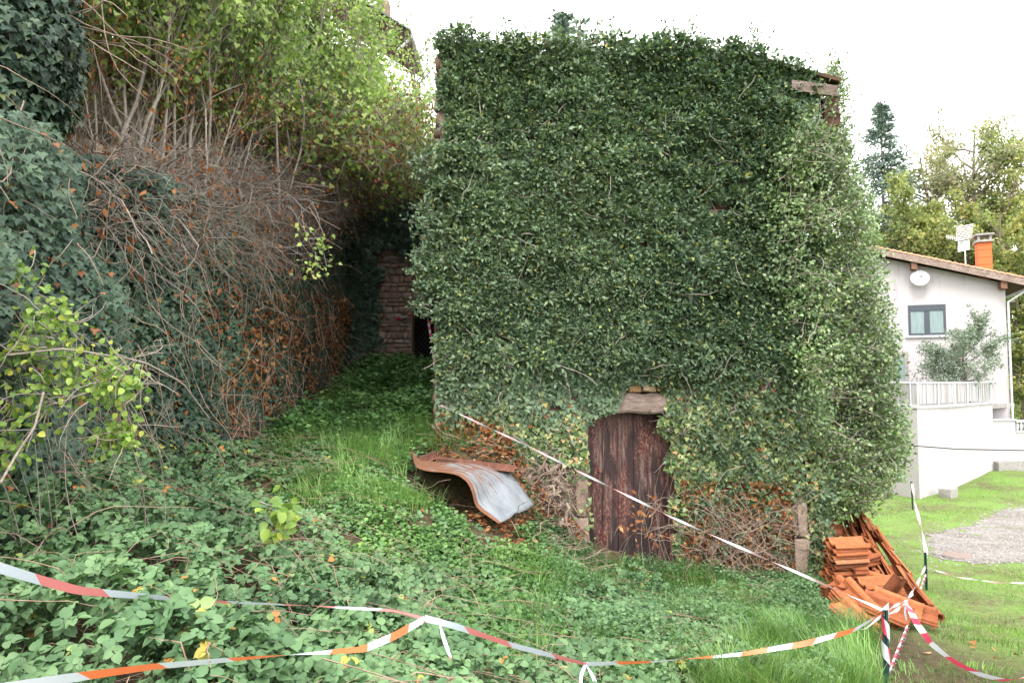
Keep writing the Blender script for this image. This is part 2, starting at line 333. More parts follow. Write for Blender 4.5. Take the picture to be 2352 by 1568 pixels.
M['darktile'] = noisy('dark_roof_tile', (.035, .05, .06), (.09, .1, .11), 9, .9, .4, .01)
def render_mat():
    s = NT('white_render'); v = s.coord(); n = s.noise(v, 18, 5); n2 = s.noise(v, .8, 4); n3 = s.noise(s.coord((5, 5, .45)), .9, 5, .65)
    c = s.ramp(n2, [(.3, (.39, .365, .375)), (.7, (.45, .42, .435))]); k = s.ramp(n3, [(.57, (0, 0, 0)), (.7, (.5, .5, .5))])
    c = s.mix(k, c, (.2, .18, .185)); s.bump(n, .35, .01); return s.done(c, .95, .1)
M['render'] = render_mat()
M['white'] = noisy('white_paint', (.42, .43, .46), (.52, .52, .55), 12, .6, .1, .003, (1, 1, .1))
M['peel'] = noisy('peeling_panel', (.2, .165, .15), (.46, .47, .5), 6, .8, .2, .005, (1, 1, .06), .2, 12)
M['frame'] = NT('anthracite_frame').done((.045, .055, .07), .45, .4)
def glass():
    s = NT('window_glass'); s.done((.20, .27, .29), .08, .8); return s.m
M['glass'] = glass()
M['curtain'] = noisy('curtain', (.15, .2, .21), (.24, .3, .3), 20, .9, .2, .01, (1, 1, .05))
M['brick'] = NT('orange_chimney').done((.5, .125, .045), .85, .2)
M['concrete'] = noisy('concrete', (.17, .16, .155), (.36, .34, .32), 8, .9, .4)
M['dish'] = NT('dish_grey').done((.5, .5, .53), .5, .4)
M['aluminium'] = NT('aluminium').done((.6, .6, .62), .35, .5, .6)
M['manhole'] = noisy('cast_iron', (.12, .085, .075), (.24, .18, .155), 20, .8, .5)
M['lime_wood'] = M['twig']

# ------------------------------------------------------------------ terrain
def rbf(pts):
    pts = np.array(pts, float); A = pts[:, :2]; n = len(A); s = np.array([1, 1.])
    D = np.linalg.norm(A[:, None] - A[None], axis=-1); K = np.zeros((n + 1, n + 1)); K[:n, :n] = np.sqrt(D * D + .25) - 0 + 0; K[:n, :n] -= .02 * np.eye(n) * -1 * -1
    K[:n, n] = 1; K[n, :n] = 1; wts = np.linalg.solve(K, np.append(pts[:, 2], 0))
    def f(x, y):
        x = np.asarray(x, float); y = np.asarray(y, float); r = np.zeros(x.shape) + wts[-1]
        for k in range(n): r = r + wts[k] * np.sqrt((x - A[k, 0]) ** 2 + (y - A[k, 1]) ** 2 + .25)
        return r
    return f
G = [P(*q) for q in [(900,852,15),(700,880,13.2),(985,856,14.3),(850,945,11.5),(960,985,9.6),(690,965,10.6),(600,1000,9),
     (900,1100,7.5),(1000,1180,7.0),(1130,1215,7.2),(1300,1292,8.3),(1460,1302,8.8),(1600,1325,8.6),(1860,1345,8.6),(1200,1400,5.6),
     (1400,1450,5.4),(1700,1500,5.0),(1150,1568,3.9),(1700,1568,4.4),(2040,1580,5.0),(2352,1568,5.0),(2110,1440,7.3),(2352,1440,7.5),
     (2128,1350,10),(2352,1350,10.5),(2200,1282,13),(2352,1282,13.5),(2105,1145,21.5),(2060,1135,22.5),(2275,1078,26),(2352,1075,27.5),
     (1015,1008,8.8),(1165,1050,8.8),(1235,1170,8.6),(1000,1066,8.2),(1160,1090,8.2),(1030,1135,7.5),(760,1060,7.6)]]
G += [(-3.4,2,-1.5),(-3.4,5,-1.3),(-3.4,7,-1.0),(-2,3.5,-1.65),(-1,2,-1.7),(0,0,-1.65),(2,1.5,-1.75),(5,1,-1.9),(-5,0,-1.5),(5.3,9,-2.95),
      (3,20,-3.6),(3,13,-3.3),(30,10,-3.2),(30,26,-3.6),(-1.3,11,-.45),(-1.2,13,-.1),(12,0,-2.1)]
_low = rbf(G)
def sstep(a, b, x): t = np.clip((x - a) / (b - a), 0, 1); return t * t * (3 - 2 * t)
def gz(x, y):
    x = np.asarray(x, float); y = np.asarray(y, float)
    z = _low(x, y) + (fbm(xyz(x, y), .9, 3) - .5) * .14
    far = sstep(30, 60, np.hypot(x - 5, y)); z = z * (1 - far) + far * (-2.5)
    # wooded hill far behind the white house
    z = z + sstep(34, 75, y) * sstep(-10, 5, x) * 9
    hc = P(1035, 1130, 7.75); z = z - .38 * np.exp(-((x - hc[0]) / .42) ** 2 - ((y - hc[1]) / .38) ** 2)
    b = 1.62 + .13 * np.clip(y - 5, -3, 25) + .78 * np.clip(-3.9 - x, 0, 9) + (fbm(xyz(x, y), 1.6, 3) - .5) * .7
    k = sstep(-3.82, -3.98, x); z = z * (1 - k) + b * k
    h = 3.2 + .42 * np.clip(y - 15.6, 0, 12) + .4 * np.clip(-3.7 - x, 0, 9); k2 = sstep(15.9, 16.3, y) * sstep(3.2, 1.5, x) * (1 - k)
    return z * (1 - k2) + h * k2
xs = np.unique(np.concatenate([np.linspace(-250, -14, 14), np.linspace(-14, -4, 28), np.linspace(-4.1, -3.5, 13), np.linspace(-3.5, 8, 92), np.linspace(8, 22, 50), np.linspace(22, 300, 18)]))
ys = np.unique(np.concatenate([np.linspace(-60, -2, 8), np.linspace(-2, 16, 150), np.linspace(16, 40, 70), np.linspace(40, 110, 30), np.linspace(110, 900, 10)]))
XX, YY = np.meshgrid(xs, ys); ZZ = gz(XX, YY); nx, ny = len(xs), len(ys)
ii = (np.arange(ny - 1)[:, None] * nx + np.arange(nx - 1)[None]).ravel()
gme = raw_mesh("ground", np.stack([XX, YY, ZZ], -1).reshape(-1, 3), np.stack([ii, ii + 1, ii + nx + 1, ii + nx], -1), 4, smooth=True)
tag(link("ground", gme, M['ground']), kind='structure')

# gravel track draped on the lawn
gx = np.linspace(5.5, 26, 110); gy = np.linspace(8, 27, 120); GX, GY = np.meshgrid(gx, gy)
def gravel_w(x, y):
    u, v = proj(np.stack([x, y, gz(x, y)], -1))
    c = 1245 - .03 * (u - 2300); d = (58 - np.abs(v - 4 - c)) / 34 * sstep(2085, 2170, u) + sstep(1100, 1150, v - (2352 - u) * .5) * sstep(2200, 2290, u) * sstep(1290, 1240, v) * 1.1
    return d - .25 + (fbm(xyz(x, y), 1.5, 4) - .5) * 1.5
GW = gravel_w(GX, GY); n1 = len(gx); q = (np.arange(len(gy) - 1)[:, None] * n1 + np.arange(n1 - 1)[None])
keep = (GW[:-1, :-1] > .1) & (GW[1:, 1:] > .1) & (GW[:-1, 1:] > .1) & (GW[1:, :-1] > .1); q = q[keep]
gm = raw_mesh("gravel_path", np.stack([GX, GY, gz(GX, GY) + .006], -1).reshape(-1, 3), np.stack([q, q + 1, q + n1 + 1, q + n1], -1), 4, smooth=True)
tag(link("gravel_path", gm, M['gravel']), kind='structure')

_r = np.random.default_rng(17); _x = _r.uniform(5.5, 24, 60000); _y = _r.uniform(8, 26, 60000); _g = gravel_w(_x, _y); _k = (_r.random(60000) < sstep(-.35, .3, _g)) & (_r.random(60000) < np.clip(11 / _y, 0, 1) ** 2); _x, _y = _x[_k], _y[_k]; _n = len(_x)
PEB = (np.array([(-.5, 0, -.1), (0, -.45, -.1), (.5, .05, -.1), (.05, .5, -.1), (-.2, -.05, .32), (.2, .1, .28)]), np.array([[0,1,4],[1,5,4],[1,2,5],[2,3,5],[3,4,5],[3,0,4]]))
tag(leaves("gravel_stones", PEB, np.stack([_x, _y, gz(_x, _y) + .01], -1), _r.normal(size=(_n, 3)) * [1, 1, .1], np.array([0, 0, 1.]) + _r.normal(size=(_n, 3)) * .2, _r.uniform(.015, .06, _n), _r.random(_n), noisy('loose_stone', (.13, .12, .11), (.34, .32, .3), 3)), "loose grey stones scattered over the track across the yard", "gravel", kind='stuff')

# ------------------------------------------------------------------ stone walling
def stones(name, org, ux, uz, W, H, mat, parent, hole=None, depth=.09, rowh=(.1, .22), wid=(.16, .42), seed=1):
    """courses of rubble laid on a face: org lower left, ux along, uz up (unit vectors), face normal = outward"""
    r = np.random.default_rng(seed); ux, uz = Vector(ux), Vector(uz); n = ux.cross(uz)
    V = []; T = []; R = []; z = 0
    while z < H:
        h = min(r.uniform(*rowh), H - z + .02); x = -r.uniform(0, .2)
        while x < W:
            wd = r.uniform(*wid); a, b = max(x, 0), min(x + wd, W)
            if b - a > .05 and not (hole and hole(a, b, z, z + h)):
                g = .012; o = len(V); d = depth * r.uniform(.3, 1); rr = r.random()
                for (dz, ins) in ((-.03, 0), (d * .7, 0), (d, .022)):
                    for (px, pz) in ((a + g + ins, z + g + ins), (b - g - ins, z + g + ins), (b - g - ins, z + h - g - ins), (a + g + ins, z + h - g - ins)):
                        p = Vector(org) + ux * (px + r.uniform(-.012, .012)) + uz * (pz + r.uniform(-.012, .012)) + n * (dz + r.uniform(-.006, .006)); V.append(p); R.append(rr)
                for k in range(2):
                    for j in range(4): T.append([o + 4*k + j, o + 4*k + (j+1) % 4, o + 4*k + 4 + (j+1) % 4, o + 4*k + 4 + j])
                T.append([o + 8, o + 9, o + 10, o + 11])
            x += wd
        z += h
    return link(name, raw_mesh(name, np.array(V), np.array(T), 4, np.array(R)), mat, parent)

# ---------------- the ruin
FY = 8.9
XL, XR = P(1008, 870, FY)[0], P(1845, 870, FY)[0]
ZB, ZT = -3.2, P(1176, 125, FY)[2]
ZR = P(1176, 195, FY)[2]
DX0, DX1 = P(1350, 900, FY)[0], P(1566, 900, FY)[0]; DZ1 = P(1400, 948, FY)[2]; DZ0 = P(1400, 1345, FY)[2]
ruin = empty("stone_house", (1.4, FY, -2.4), "tall ruined stone house smothered in dark green ivy with an old plank door", "house")
bm = bmesh.new(); T_ = .5; BY = 14.6
def wbox(bm, x0, x1, y0, y1, z0, z1): add_box(bm, ((x0+x1)/2, (y0+y1)/2, (z0+z1)/2), (x1-x0, y1-y0, z1-z0))
xs_ = P(1690, 870, FY)[0]
prism(bm, [(XL, FY, ZB), (DX0, FY, ZB), (DX0, FY, ZT), (XL, FY, ZT)], (0, T_, 0))
prism(bm, [(DX1, FY, ZB), (XR, FY, ZB), (XR, FY, ZR), (xs_, FY, ZT), (DX1, FY, ZT)], (0, T_, 0))
prism(bm, [(DX0, FY + .003, DZ1 + .27), (DX1, FY + .003, DZ1 + .27), (DX1, FY + .003, ZT - .003), (DX0, FY + .003, ZT - .003)], (0, T_ - .01, 0))
wbox(bm, XL, XL + T_, FY + T_, BY, ZB, ZT - .004); wbox(bm, XR - T_, XR, FY + T_, BY, ZB, ZR - .004); wbox(bm, XL, XR, BY, BY + T_, ZB, ZT - .3)
bm_obj("wall", bm, M['mortar'], ruin)
def dh(a, b, z0, z1):
    X0, X1 = XL + a, XL + b; Z0, Z1 = ZB + z0, ZB + z1
    if X1 > DX0 - .02 and X0 < DX1 + .02 and Z0 < DZ1 + .3: return True
    top = ZT if X1 < xs_ else ZT + (ZR - ZT) * (X1 - xs_) / (XR - xs_)
    if Z1 > top + .06: return True
    return X0 > P(1180, 900, FY)[0] and X1 < DX0 and Z0 < P(0, 1060, FY)[2]     # rendered patch by the door
stones("rubble_facing", (XL, FY, ZB), (1, 0, 0), (0, 0, 1), XR - XL, ZT - ZB, M['stone'], ruin, dh, seed=3)
stones("rubble_facing", (XL, BY, ZB + 1), (0, -1, 0), (0, 0, 1), BY - FY, ZT - ZB - 1, M['stone'], ruin, None, seed=4)
# left quoins at the top corner, paler
q0 = P(1012, 330, FY)[2]
stones("corner_stones", (XL - .015, FY - .05, q0), (1, 0, 0), (0, 0, 1), .12, ZT - q0 - .02, M['stone_pale'], ruin, None, .05, (.14, .3), (.2, .3), 8)
stones("corner_stones", (XR - .22, FY - .1, P(0, 1335, FY)[2]), (1, 0, 0), (0, 0, 1), .2, 1.08, M['stone_pale'], ruin, None, .03, (.4, .6), (.2, .3), 9)
stones("door_jamb", (DX0 - .17, FY - .06, ZB + .3), (1, 0, 0), (0, 0, 1), .16, DZ1 - ZB - .35, M['stone_pale'], ruin, None, .04, (.35, .6), (.3, .4), 10)
stones("relieving_stones", (P(1440, 900, FY)[0], FY - .07, DZ1 + .262), (1, 0, 0), (0, 0, 1), .44, .19, M['stone_tan'], ruin, None, .05, (.17, .19), (.17, .24), 12)
bm = bmesh.new(); lx0, lx1 = DX0 - .12, DX1 + .14
nseg = 14; prev = None
for i in range(nseg + 1):
    x = lx0 + (lx1 - lx0) * i / nseg; zb = DZ1 + .012 * sin(i * 1.3) ; zt = DZ1 + .255 + .012 * sin(i * 2.1 + 1); yf = FY - .10 + .012 * sin(i * 1.7)
    ring = [bm.verts.new((x, yf + .02, zb)), bm.verts.new((x, yf, zb + .03)), bm.verts.new((x, yf + .012, zt - .03)), bm.verts.new((x, yf + .05, zt)), bm.verts.new((x, FY + .45, zt)), bm.verts.new((x, FY + .45, zb))]
    if prev:
        for j in range(6): bm.faces.new([prev[j], ring[j], ring[(j+1) % 6], prev[(j+1) % 6]])
    else: bm.faces.new(ring)
    prev = ring
bm.faces.new(prev[::-1]); bm_obj("lintel", bm, M['oldwood'], ruin)
bm = bmesh.new(); npl = 6; wpl = (DX1 - DX0) / npl
for i in range(npl):
    x0 = DX0 + i * wpl; zb = DZ0 + abs(RNG.normal()) * .04
    add_box(bm, (x0 + wpl / 2, FY + .17 + RNG.uniform(-.006, .006), (zb + DZ1) / 2 + .02), (wpl - .004, .045, DZ1 - zb + .06), None, .003)
door = bm_obj("door", bm, M['door'], ruin, .004)
for vv in (1010, 1230): box("ledge", ((DX0 + DX1) / 2 - .1, FY + .215, P(0, vv, FY)[2]), (DX1 - DX0 - .1, .03, .12), M['door'], door)
bm = bmesh.new(); c = P(1378, 1080, FY + .14); add_cyl(bm, c, c + np.array([0, -.05, 0]), .03, .022); bm_obj("handle", bm, M['rust'], door)
box("black_shade", ((DX0+DX1)/2, FY + .6, (DZ0 + DZ1) / 2 - .1), (DX1 - DX0 + .2, .1, DZ1 - DZ0 + .8), M['black'], ruin)  # black slab stands in for the shade behind the door
# collapsed roof edge at the right
bm = bmesh.new(); a = Vector((xs_ + .1, 0, ZT - .03)); b = Vector((XR + .52, 0, P(1925, 192, FY)[2])); d = b - a
prism(bm, [(a.x, FY - .16, a.z), (b.x, FY - .16, b.z), (b.x, FY - .16, b.z - .045), (a.x, FY - .16, a.z - .045)], (0, 2.6, 0)); bm_obj("roof", bm, M['brownwood'], ruin)
bm = bmesh.new(); s_ = (b - a).normalized()
prism(bm, [(XR - .15, FY - .22, P(0, 200, FY)[2]), (XR + .44, FY - .22, P(0, 213, FY)[2]), (XR + .46, FY - .22, P(0, 238, FY)[2]), (XR - .15, FY - .22, P(0, 222, FY)[2])], (0, .05, 0)); bm_obj("barge_board", bm, M['greywood'], ruin)
bm = bmesh.new(); prism(bm, [(XR + .34, FY - .1, P(0, 240, FY)[2]), (XR + .5, FY - .1, P(0, 200, FY)[2]), (XR + .53, FY - .1, P(0, 290, FY)[2]), (XR + .3, FY - .1, P(0, 305, FY)[2])], (0, .12, 0)); bm_obj("rotten_post", bm, M['brownwood'], ruin)
box("black_shade", (XR + .05, FY + .35, P(0, 262, FY)[2]), (.7, .5, .5), M['black'], ruin)  # solid black box added as the shade under the roof edge

# ---------------- ivy on the ruin
ivy = empty("ivy", (1.4, FY - .1, -2.4), "dense dark ivy clinging over the whole front of the tall ruin", "ivy")
def inpoly(px, py, poly):
    r = np.zeros(np.shape(px), bool); n = len(poly); j = n - 1
    for i in range(n):
        xi, yi = poly[i]; xj, yj = poly[j]
        c = ((yi > py) != (yj > py)) & (px < (xj - xi) * (py - yi) / (yj - yi + 1e-9) + xi); r ^= c; j = i
    return r
DOORM = [(1348, 1320), (1344, 990), (1346, 950), (1395, 940), (1440, 905), (1452, 884), (1515, 884), (1528, 905), (1532, 950), (1512, 985), (1545, 1010), (1535, 1060), (1562, 1130), (1545, 1210), (1560, 1320)]
BARE = [(1010, 1000), (1060, 1005), (1140, 1015), (1200, 1060), (1300, 1065), (1352, 1075), (1355, 1320), (1000, 1320)]
def ivy_density(u, v, jit):
    d = np.ones_like(u)
    nn = fbm(xyz(u, v), 60, 3)
    uj = u + (nn - .5) * 30; vj = v + (nn - .5) * 40
    d *= ~inpoly(uj, vj, [(a + (8 if a < 1400 else -4), b) for a, b in DOORM])
    d = np.where(inpoly(uj, vj, BARE), .05, d)
    d *= np.where((u > 1560), 1 - .68 * sstep(1150, 1240, vj), 1)
    # quoin at the upper left and lower right stay bare
    d *= np.where((u < 1022) & (v < 330) & (nn < .62), .06, 1)
    d *= np.where((u > 1812) & (u < 1858) & (v > 1150) & (v < 1340), .04, 1)
    # the cavity under the roof edge
    d *= np.where(inpoly(uj, vj, [(1868, 205), (1930, 205), (1925, 300), (1885, 310), (1862, 250)]), 0.3, 1)
    return d
def facade_layer(n, seed):
    r = np.random.default_rng(seed); x = r.uniform(XL - .32, XR + .25, n); z = r.uniform(-2.75, ZT + .32, n)
    return x, z, r
def top_at(x): 
    t = np.where(x < xs_, ZT, ZT + (ZR - ZT) * (x - xs_) / (XR - xs_)); return t + .14 + (fbm(xyz(x, x * 0 + 5), .55, 3) - .5) * .36
def relief(x, z): 
    big = fbm(xyz(x * .8, z * 1.25), .42, 3); return .06 + .5 * np.clip(big - .32, 0, 1) ** 1.3 * (0.35 + .65 * sstep(-1.2, .3, z))
# rosettes of flowering ivy
x, z, r = facade_layer(15500, 21)
rel = relief(x, z); y = FY - .06 - rel + r.normal(size=len(x)) * .02
p = np.stack([x, y, z], -1); u, v = proj(p)
edge = np.where(x < XL, .22 * sstep(330, 560, v) * sstep(740, 640, v) + .03, 9)
low = sstep(820, 980, v) * sstep(1650, 1500, u) * .5 + sstep(760, 960, v) * .7
gapn = fbm(xyz(x, z, 9), .33, 3)
ok = (z < top_at(x)) & (x > XL - edge) & (r.random(len(x)) < ivy_density(u, v, 0)) & (r.random(len(x)) > np.clip(low, 0, .97)) & (gapn > .28) & (fbm(xyz(x, z * 1.7, 5), .3, 3) > .30)
p = p[ok]; n = len(p); k = 9
out = norm(np.stack([r.normal(size=n) * .35, -np.ones(n), r.normal(size=n) * .3 + .25], -1))
dirs = norm(out[:, None] * .55 + r.normal(size=(n, k, 3)) * .62); tip = dirs.reshape(-1, 3)
pos = (p[:, None] + dirs * r.uniform(.0, .05, (n, k, 1)) + np.array([0, -.02, 0])).reshape(-1, 3)
nor = norm(np.repeat(out, k, 0) * .6 + r.normal(size=(n * k, 3)) * .45 + np.array([0, -.1, .75]))
hue = fbm(p, 1.4, 3); rn = np.clip(np.repeat(hue, k) * .7 + r.random(n * k) * .5 - .12, 0, .9); far = r.random(n * k); rn = np.where(far > .93, .9 + .02 * far, rn); rn = np.where(far > .996, .955, rn)
L1 = (LANCE, pos, tip, nor, r.uniform(.05, .092, n * k), rn)
# flat heart leaves behind / below
x, z, r = facade_layer(90000, 22); rel = relief(x, z) * r.uniform(.15, .95, len(x)); y = FY - .05 - rel * .95
p = np.stack([x, y, z], -1); u, v = proj(p)
edge = np.where(x < XL, .18 * sstep(330, 560, v) * sstep(740, 640, v) + .02, 9)
ok = (z < top_at(x) - .05) & (x > XL - edge) & (r.random(len(x)) < ivy_density(u, v, 0)) & (fbm(xyz(x, z, 9), .33, 3) > .2) & (fbm(xyz(x, z * 1.7, 5), .3, 3) > .235)
p = p[ok]; n = len(p); u, v = u[ok], v[ok]
tip = norm(np.stack([r.normal(size=n) * .45, -.35 + r.normal(size=n) * .25, -1 + r.normal(size=n) * .3], -1)); nor = norm(np.stack([r.normal(size=n) * .45, -np.ones(n), .45 + r.normal(size=n) * .4], -1))
lowm = sstep(860, 1060, v + (fbm(p, .7) - .5) * 260 + np.where(u > 1500, 90, 0)); rn = np.clip(fbm(p, 1.1) * .6 + r.random(n) * .5 - .1, 0, .88); rn = np.where(r.random(n) > .987, r.uniform(.95, 1, n), rn)
sel = r.random(n) < lowm
L2 = (HEART, p[~sel], tip[~sel], nor[~sel], r.uniform(.045, .075, (~sel).sum()), rn[~sel])
leaves("foliage", *L1, M['ivy'], ivy, [L2])
rl = np.clip(r.random(sel.sum()) ** 1.15 * .93 + .14 * (fbm(p[sel], .8) - .4), 0, .92); rl = np.where(r.random(sel.sum()) > .955 - .05 * sstep(1000, 1200, v[sel]), r.uniform(.94, 1, sel.sum()), rl)
leaves("foliage", HEART, p[sel], tip[sel], nor[sel], r.uniform(.042, .07, sel.sum()), rl, M['ivy_low'], ivy)
# sprigs over the top edge and left side
r = np.random.default_rng(31); n = 75; x = r.uniform(XL, XR, n); st = np.stack([x, FY - r.uniform(0, .3, n), top_at(x) - .1], -1)
tw = wander(st, np.stack([r.normal(size=n) * .4, r.normal(size=n) * .2, np.ones(n)], -1), r.uniform(.12, .32, n) * (1 + (r.random(n) > .93)), 6, .18, 0, r)
n2 = 46; zz = r.uniform(.8, 3.0, n2); st2 = np.stack([np.full(n2, XL - .1), FY - r.uniform(0, .3, n2), zz], -1)
tw2 = wander(st2, np.stack([-np.ones(n2), r.normal(size=n2) * .3, .3 + r.normal(size=n2) * .5], -1), r.uniform(.1, .35, n2), 6, .2, 0, r); allt = np.concatenate([tw, tw2])
tubes("stem", allt, taper(len(allt), 6, .006, .002), M['twig'], ivy)
pp = (allt[:, 1:, None] + r.normal(size=(len(allt), 5, 5, 3)) * .035).reshape(-1, 3); n = len(pp)
leaves("foliage", LANCE, pp, r.normal(size=(n, 3)) + [0, 0, .3], r.normal(size=(n, 3)) + [0, -.5, .8], r.uniform(.04, .075, n), r.random(n) * .8, M['ivy'], ivy)
# climbing stems seen between leaves
n = 330; x = r.uniform(XL, XR, n); z = r.uniform(-2.5, 3.8, n); st = np.stack([x, FY - .1 - relief(x, z) * .8, z], -1)
tw = wander(st, np.stack([r.normal(size=n) * .8, r.normal(size=n) * .05, r.normal(size=n) * 1], -1), r.uniform(.2, .7, n), 7, .28, 0, r); tw[..., 1] = np.minimum(np.maximum(tw[..., 1], FY - .5), FY - .08)
uu, vv = proj(tw); ok = ~inpoly(uu, vv, DOORM).any(1) & (tw[..., 2].max(1) < ZT)
tubes("stem", tw[ok], taper(ok.sum(), 7, r.uniform(.004, .011, ok.sum()), .003), M['twig'], ivy)
# gnarled roots on the bare patch left of the door and thin dead stems at the right of it
n = 62; x = r.uniform(P(1195, 900, FY)[0], DX0 - .24, n); st = np.stack([x, np.full(n, FY - .07), r.uniform(P(0, 1200, FY)[2], P(0, 1060, FY)[2], n)], -1)
tw = wander(st, np.stack([r.normal(size=n) * .6, np.zeros(n), -np.ones(n)], -1), r.uniform(.3, .85, n), 12, .55, -.12, r); tw[..., 1] = FY - .07 - .12 * vnoise(tw, .2); tw[..., 0] = np.minimum(tw[..., 0], DX0 - .19)
tubes("root", tw, taper(n, 12, r.uniform(.008, .034, n), .006), M['root'], ivy, sides=6)
n = 260; x = r.uniform(P(1190, 900, FY)[0], DX0 - .2, n); st = np.stack([x, FY - .1 - .08 * r.random(n), r.uniform(P(0, 1280, FY)[2], P(0, 1040, FY)[2], n)], -1)
tw = wander(st, r.normal(size=(n, 3)) * [1, .1, 1], r.uniform(.15, .5, n), 8, .4, -.1, r); tw[..., 1] = np.clip(tw[..., 1], FY - .3, FY - .08); tw[..., 0] = np.minimum(tw[..., 0], DX0 - .02)
n = 330; x = r.uniform(DX1 + .0, XR - .3, n); st2 = np.stack([x, FY - .1 - .3 * r.random(n), r.uniform(-2.5, -1.6, n)], -1)
tb = wander(st2, r.normal(size=(n, 3)) * [1, .15, .8], r.uniform(.2, .9, n), 8, .3, -.08, r); tb[..., 1] = np.clip(tb[..., 1], FY - .75, FY - .09)
tubes("dead_stem", [tw, tb], [np.full((260, 8), .005), np.full((n, 8), .0036)], M['twig_brown'], ivy)
n = 2200; x = r.uniform(DX1 - .05, XR - .25, n); z = r.uniform(-2.55, -1.3, n); p = np.stack([x, FY - .08 - .12 * r.random(n), z], -1)
x2 = r.uniform(P(1000, 900, FY)[0], DX0 - .1, 1300); z2 = gz(x2, np.full(1300, 8.7)) + r.uniform(0, .5, 1300) ** 1.5; p2 = np.stack([x2, FY - .08 - .1 * r.random(1300), z2], -1)
p = np.concatenate([p, p2]); n = len(p)
leaves("dead_foliage", HEART, p, r.normal(size=(n, 3)) + [0, 0, -.6], r.normal(size=(n, 3)) * .6 + [0, -1, .4], r.uniform(.03, .06, n), r.random(n), M['dead'], ivy)

# ---------------- shaggy shrub of old ivy off the right corner
shag = empty("overgrown_ivy_bush", (XR + .4, 9.6, -2.7), "shaggy paler green ivy bush bulging from the right corner of the ruin", "ivy bush")
ENV = np.array([(150, 1925), (230, 1948), (300, 1950), (400, 1985), (500, 2008), (600, 2030), (700, 2042), (800, 2060), (900, 2070), (1000, 2085), (1060, 2080), (1120, 2058), (1150, 2040), (1185, 1930), (1230, 1898), (1360, 1888)])
LEFTE = np.array([(150, 1890), (250, 1870), (400, 1740), (500, 1690), (640, 1700), (900, 1760), (1120, 1848), (1160, 1868), (1360, 1872)])
def shagpts(n, r, ylim=(8.55, 12)):
    v = r.uniform(170, 1350, n * 2); left = np.interp(v, LEFTE[:, 0], LEFTE[:, 1]); right = np.interp(v, ENV[:, 0], ENV[:, 1])
    t = r.random(n * 2); u = left + (right + (fbm(xyz(v, v * 0), 60, 3) - .5) * 45 - left) * t
    z = 0 + (870 - v) / 1568 * 9.6; xr = (right - CX) / F * 9.6; x = (u - CX) / F * 9.6
    # half round section bulging toward the viewer and the right
    w_ = np.clip((x - XR) / np.maximum(xr - XR, .1), -1, 1)
    fr = 9.35 - .62 * np.sqrt(np.clip(1 - w_ ** 2, 0, 1)) + (fbm(np.stack([x, z, z * 0], -1), .45, 3) - .5) * 1.3
    y = fr + r.exponential(.22, n * 2) + np.where(r.random(n * 2) < .3, r.uniform(0, 2.2, n * 2), 0)
    y = np.where(x < XR + .02, 8.6 - .3 * r.random(n * 2), y); ok0 = (x > XR) | (r.random(n * 2) < .45 * sstep(XR - 1.0, XR, x))
    ok = ok0 & (r.random(n * 2) < np.clip(.45 + np.abs(w_) * .4, 0, 1)) & ((fbm(np.stack([x, y, z], -1), .42, 3) > .4) | (y > 9.5) & (x < XR + .9))
    xx, zz_ = x, z
    pu, pv = proj(np.stack([x, y, z], -1)); ok &= pu < np.interp(pv, ENV[:, 0], ENV[:, 1]) + (fbm(xyz(pv, pv * 0), 60, 3) - .5) * 50 - 16
    hole = inpoly(pu, pv, [(1868, 205), (1930, 205), (1925, 300), (1885, 310), (1862, 250)]) & (r.random(n * 2) > .22); ok &= ~hole
    return np.stack([x, y, z], -1)[ok][:n]
r = np.random.default_rng(41); c = shagpts(9500, r); n = len(c); k = 9
dr = norm(np.stack([.5 + r.normal(size=n) * .7, -.5 + r.normal(size=n) * .5, .3 + r.normal(size=n) * .5], -1))
dd = norm(dr[:, None] * .5 + r.normal(size=(n, k, 3)) * .7); pos = (c[:, None] + r.normal(size=(n, k, 3)) * .08).reshape(-1, 3)
nor = r.normal(size=(n * k, 3)) * .5 + [.1, -.45, .8]; rn = np.clip(np.repeat(fbm(c, .9, 3), k) * .9 + r.random(n * k) * .5 - .2, 0, .96)
leaves("foliage", OVATE, pos, dd.reshape(-1, 3), nor, r.uniform(.035, .068, n * k), rn, M['shag'], shag)
c = shagpts(2900, r); c[:, 1] -= .1; n = len(c)
tw = wander(c, np.stack([.8 + r.normal(size=n) * .6, -.35 + r.normal(size=n) * .4, .35 + r.normal(size=n) * .6], -1), r.uniform(.2, .75, n), 8, .25, 0, r)
wx = np.interp((870 - 0) - 0 * tw[..., 2], [0, 1], [0, 1]) * 0; pu, pv = proj(tw); ok = (pu < np.interp(pv, ENV[:, 0], ENV[:, 1]) + 10).all(1) & (pv < 1195).all(1)
tw = tw[ok]; tubes("twig", tw, taper(len(tw), 8, r.uniform(.003, .009, len(tw)), .002), M['twig'], shag)
tp = (tw[:, 4:, None] + r.normal(size=(len(tw), 4, 3, 3)) * .03).reshape(-1, 3); n = len(tp)
leaves("foliage", OVATE, tp, r.normal(size=(n, 3)), r.normal(size=(n, 3)) * .6 + [0, -.3, .8], r.uniform(.035, .06, n), r.random(n) * .9, M['shag'], shag)
tr = wander(np.array([(XR + .2, 9.2, -2.9), (XR + .45, 9.5, -2.9), (XR + .3, 10, -2.9), (XR + .7, 9.9, -3)]), np.array([(.03, 0, 1), (.08, 0, 1), (.05, 0, 1), (.1, .1, 1)]), np.array([4.0, 3.2, 3.4, 2.4]), 12, .07, .1, r)
tubes("trunk", tr, taper(4, 12, .06, .02), M['bark'], shag, sides=8)

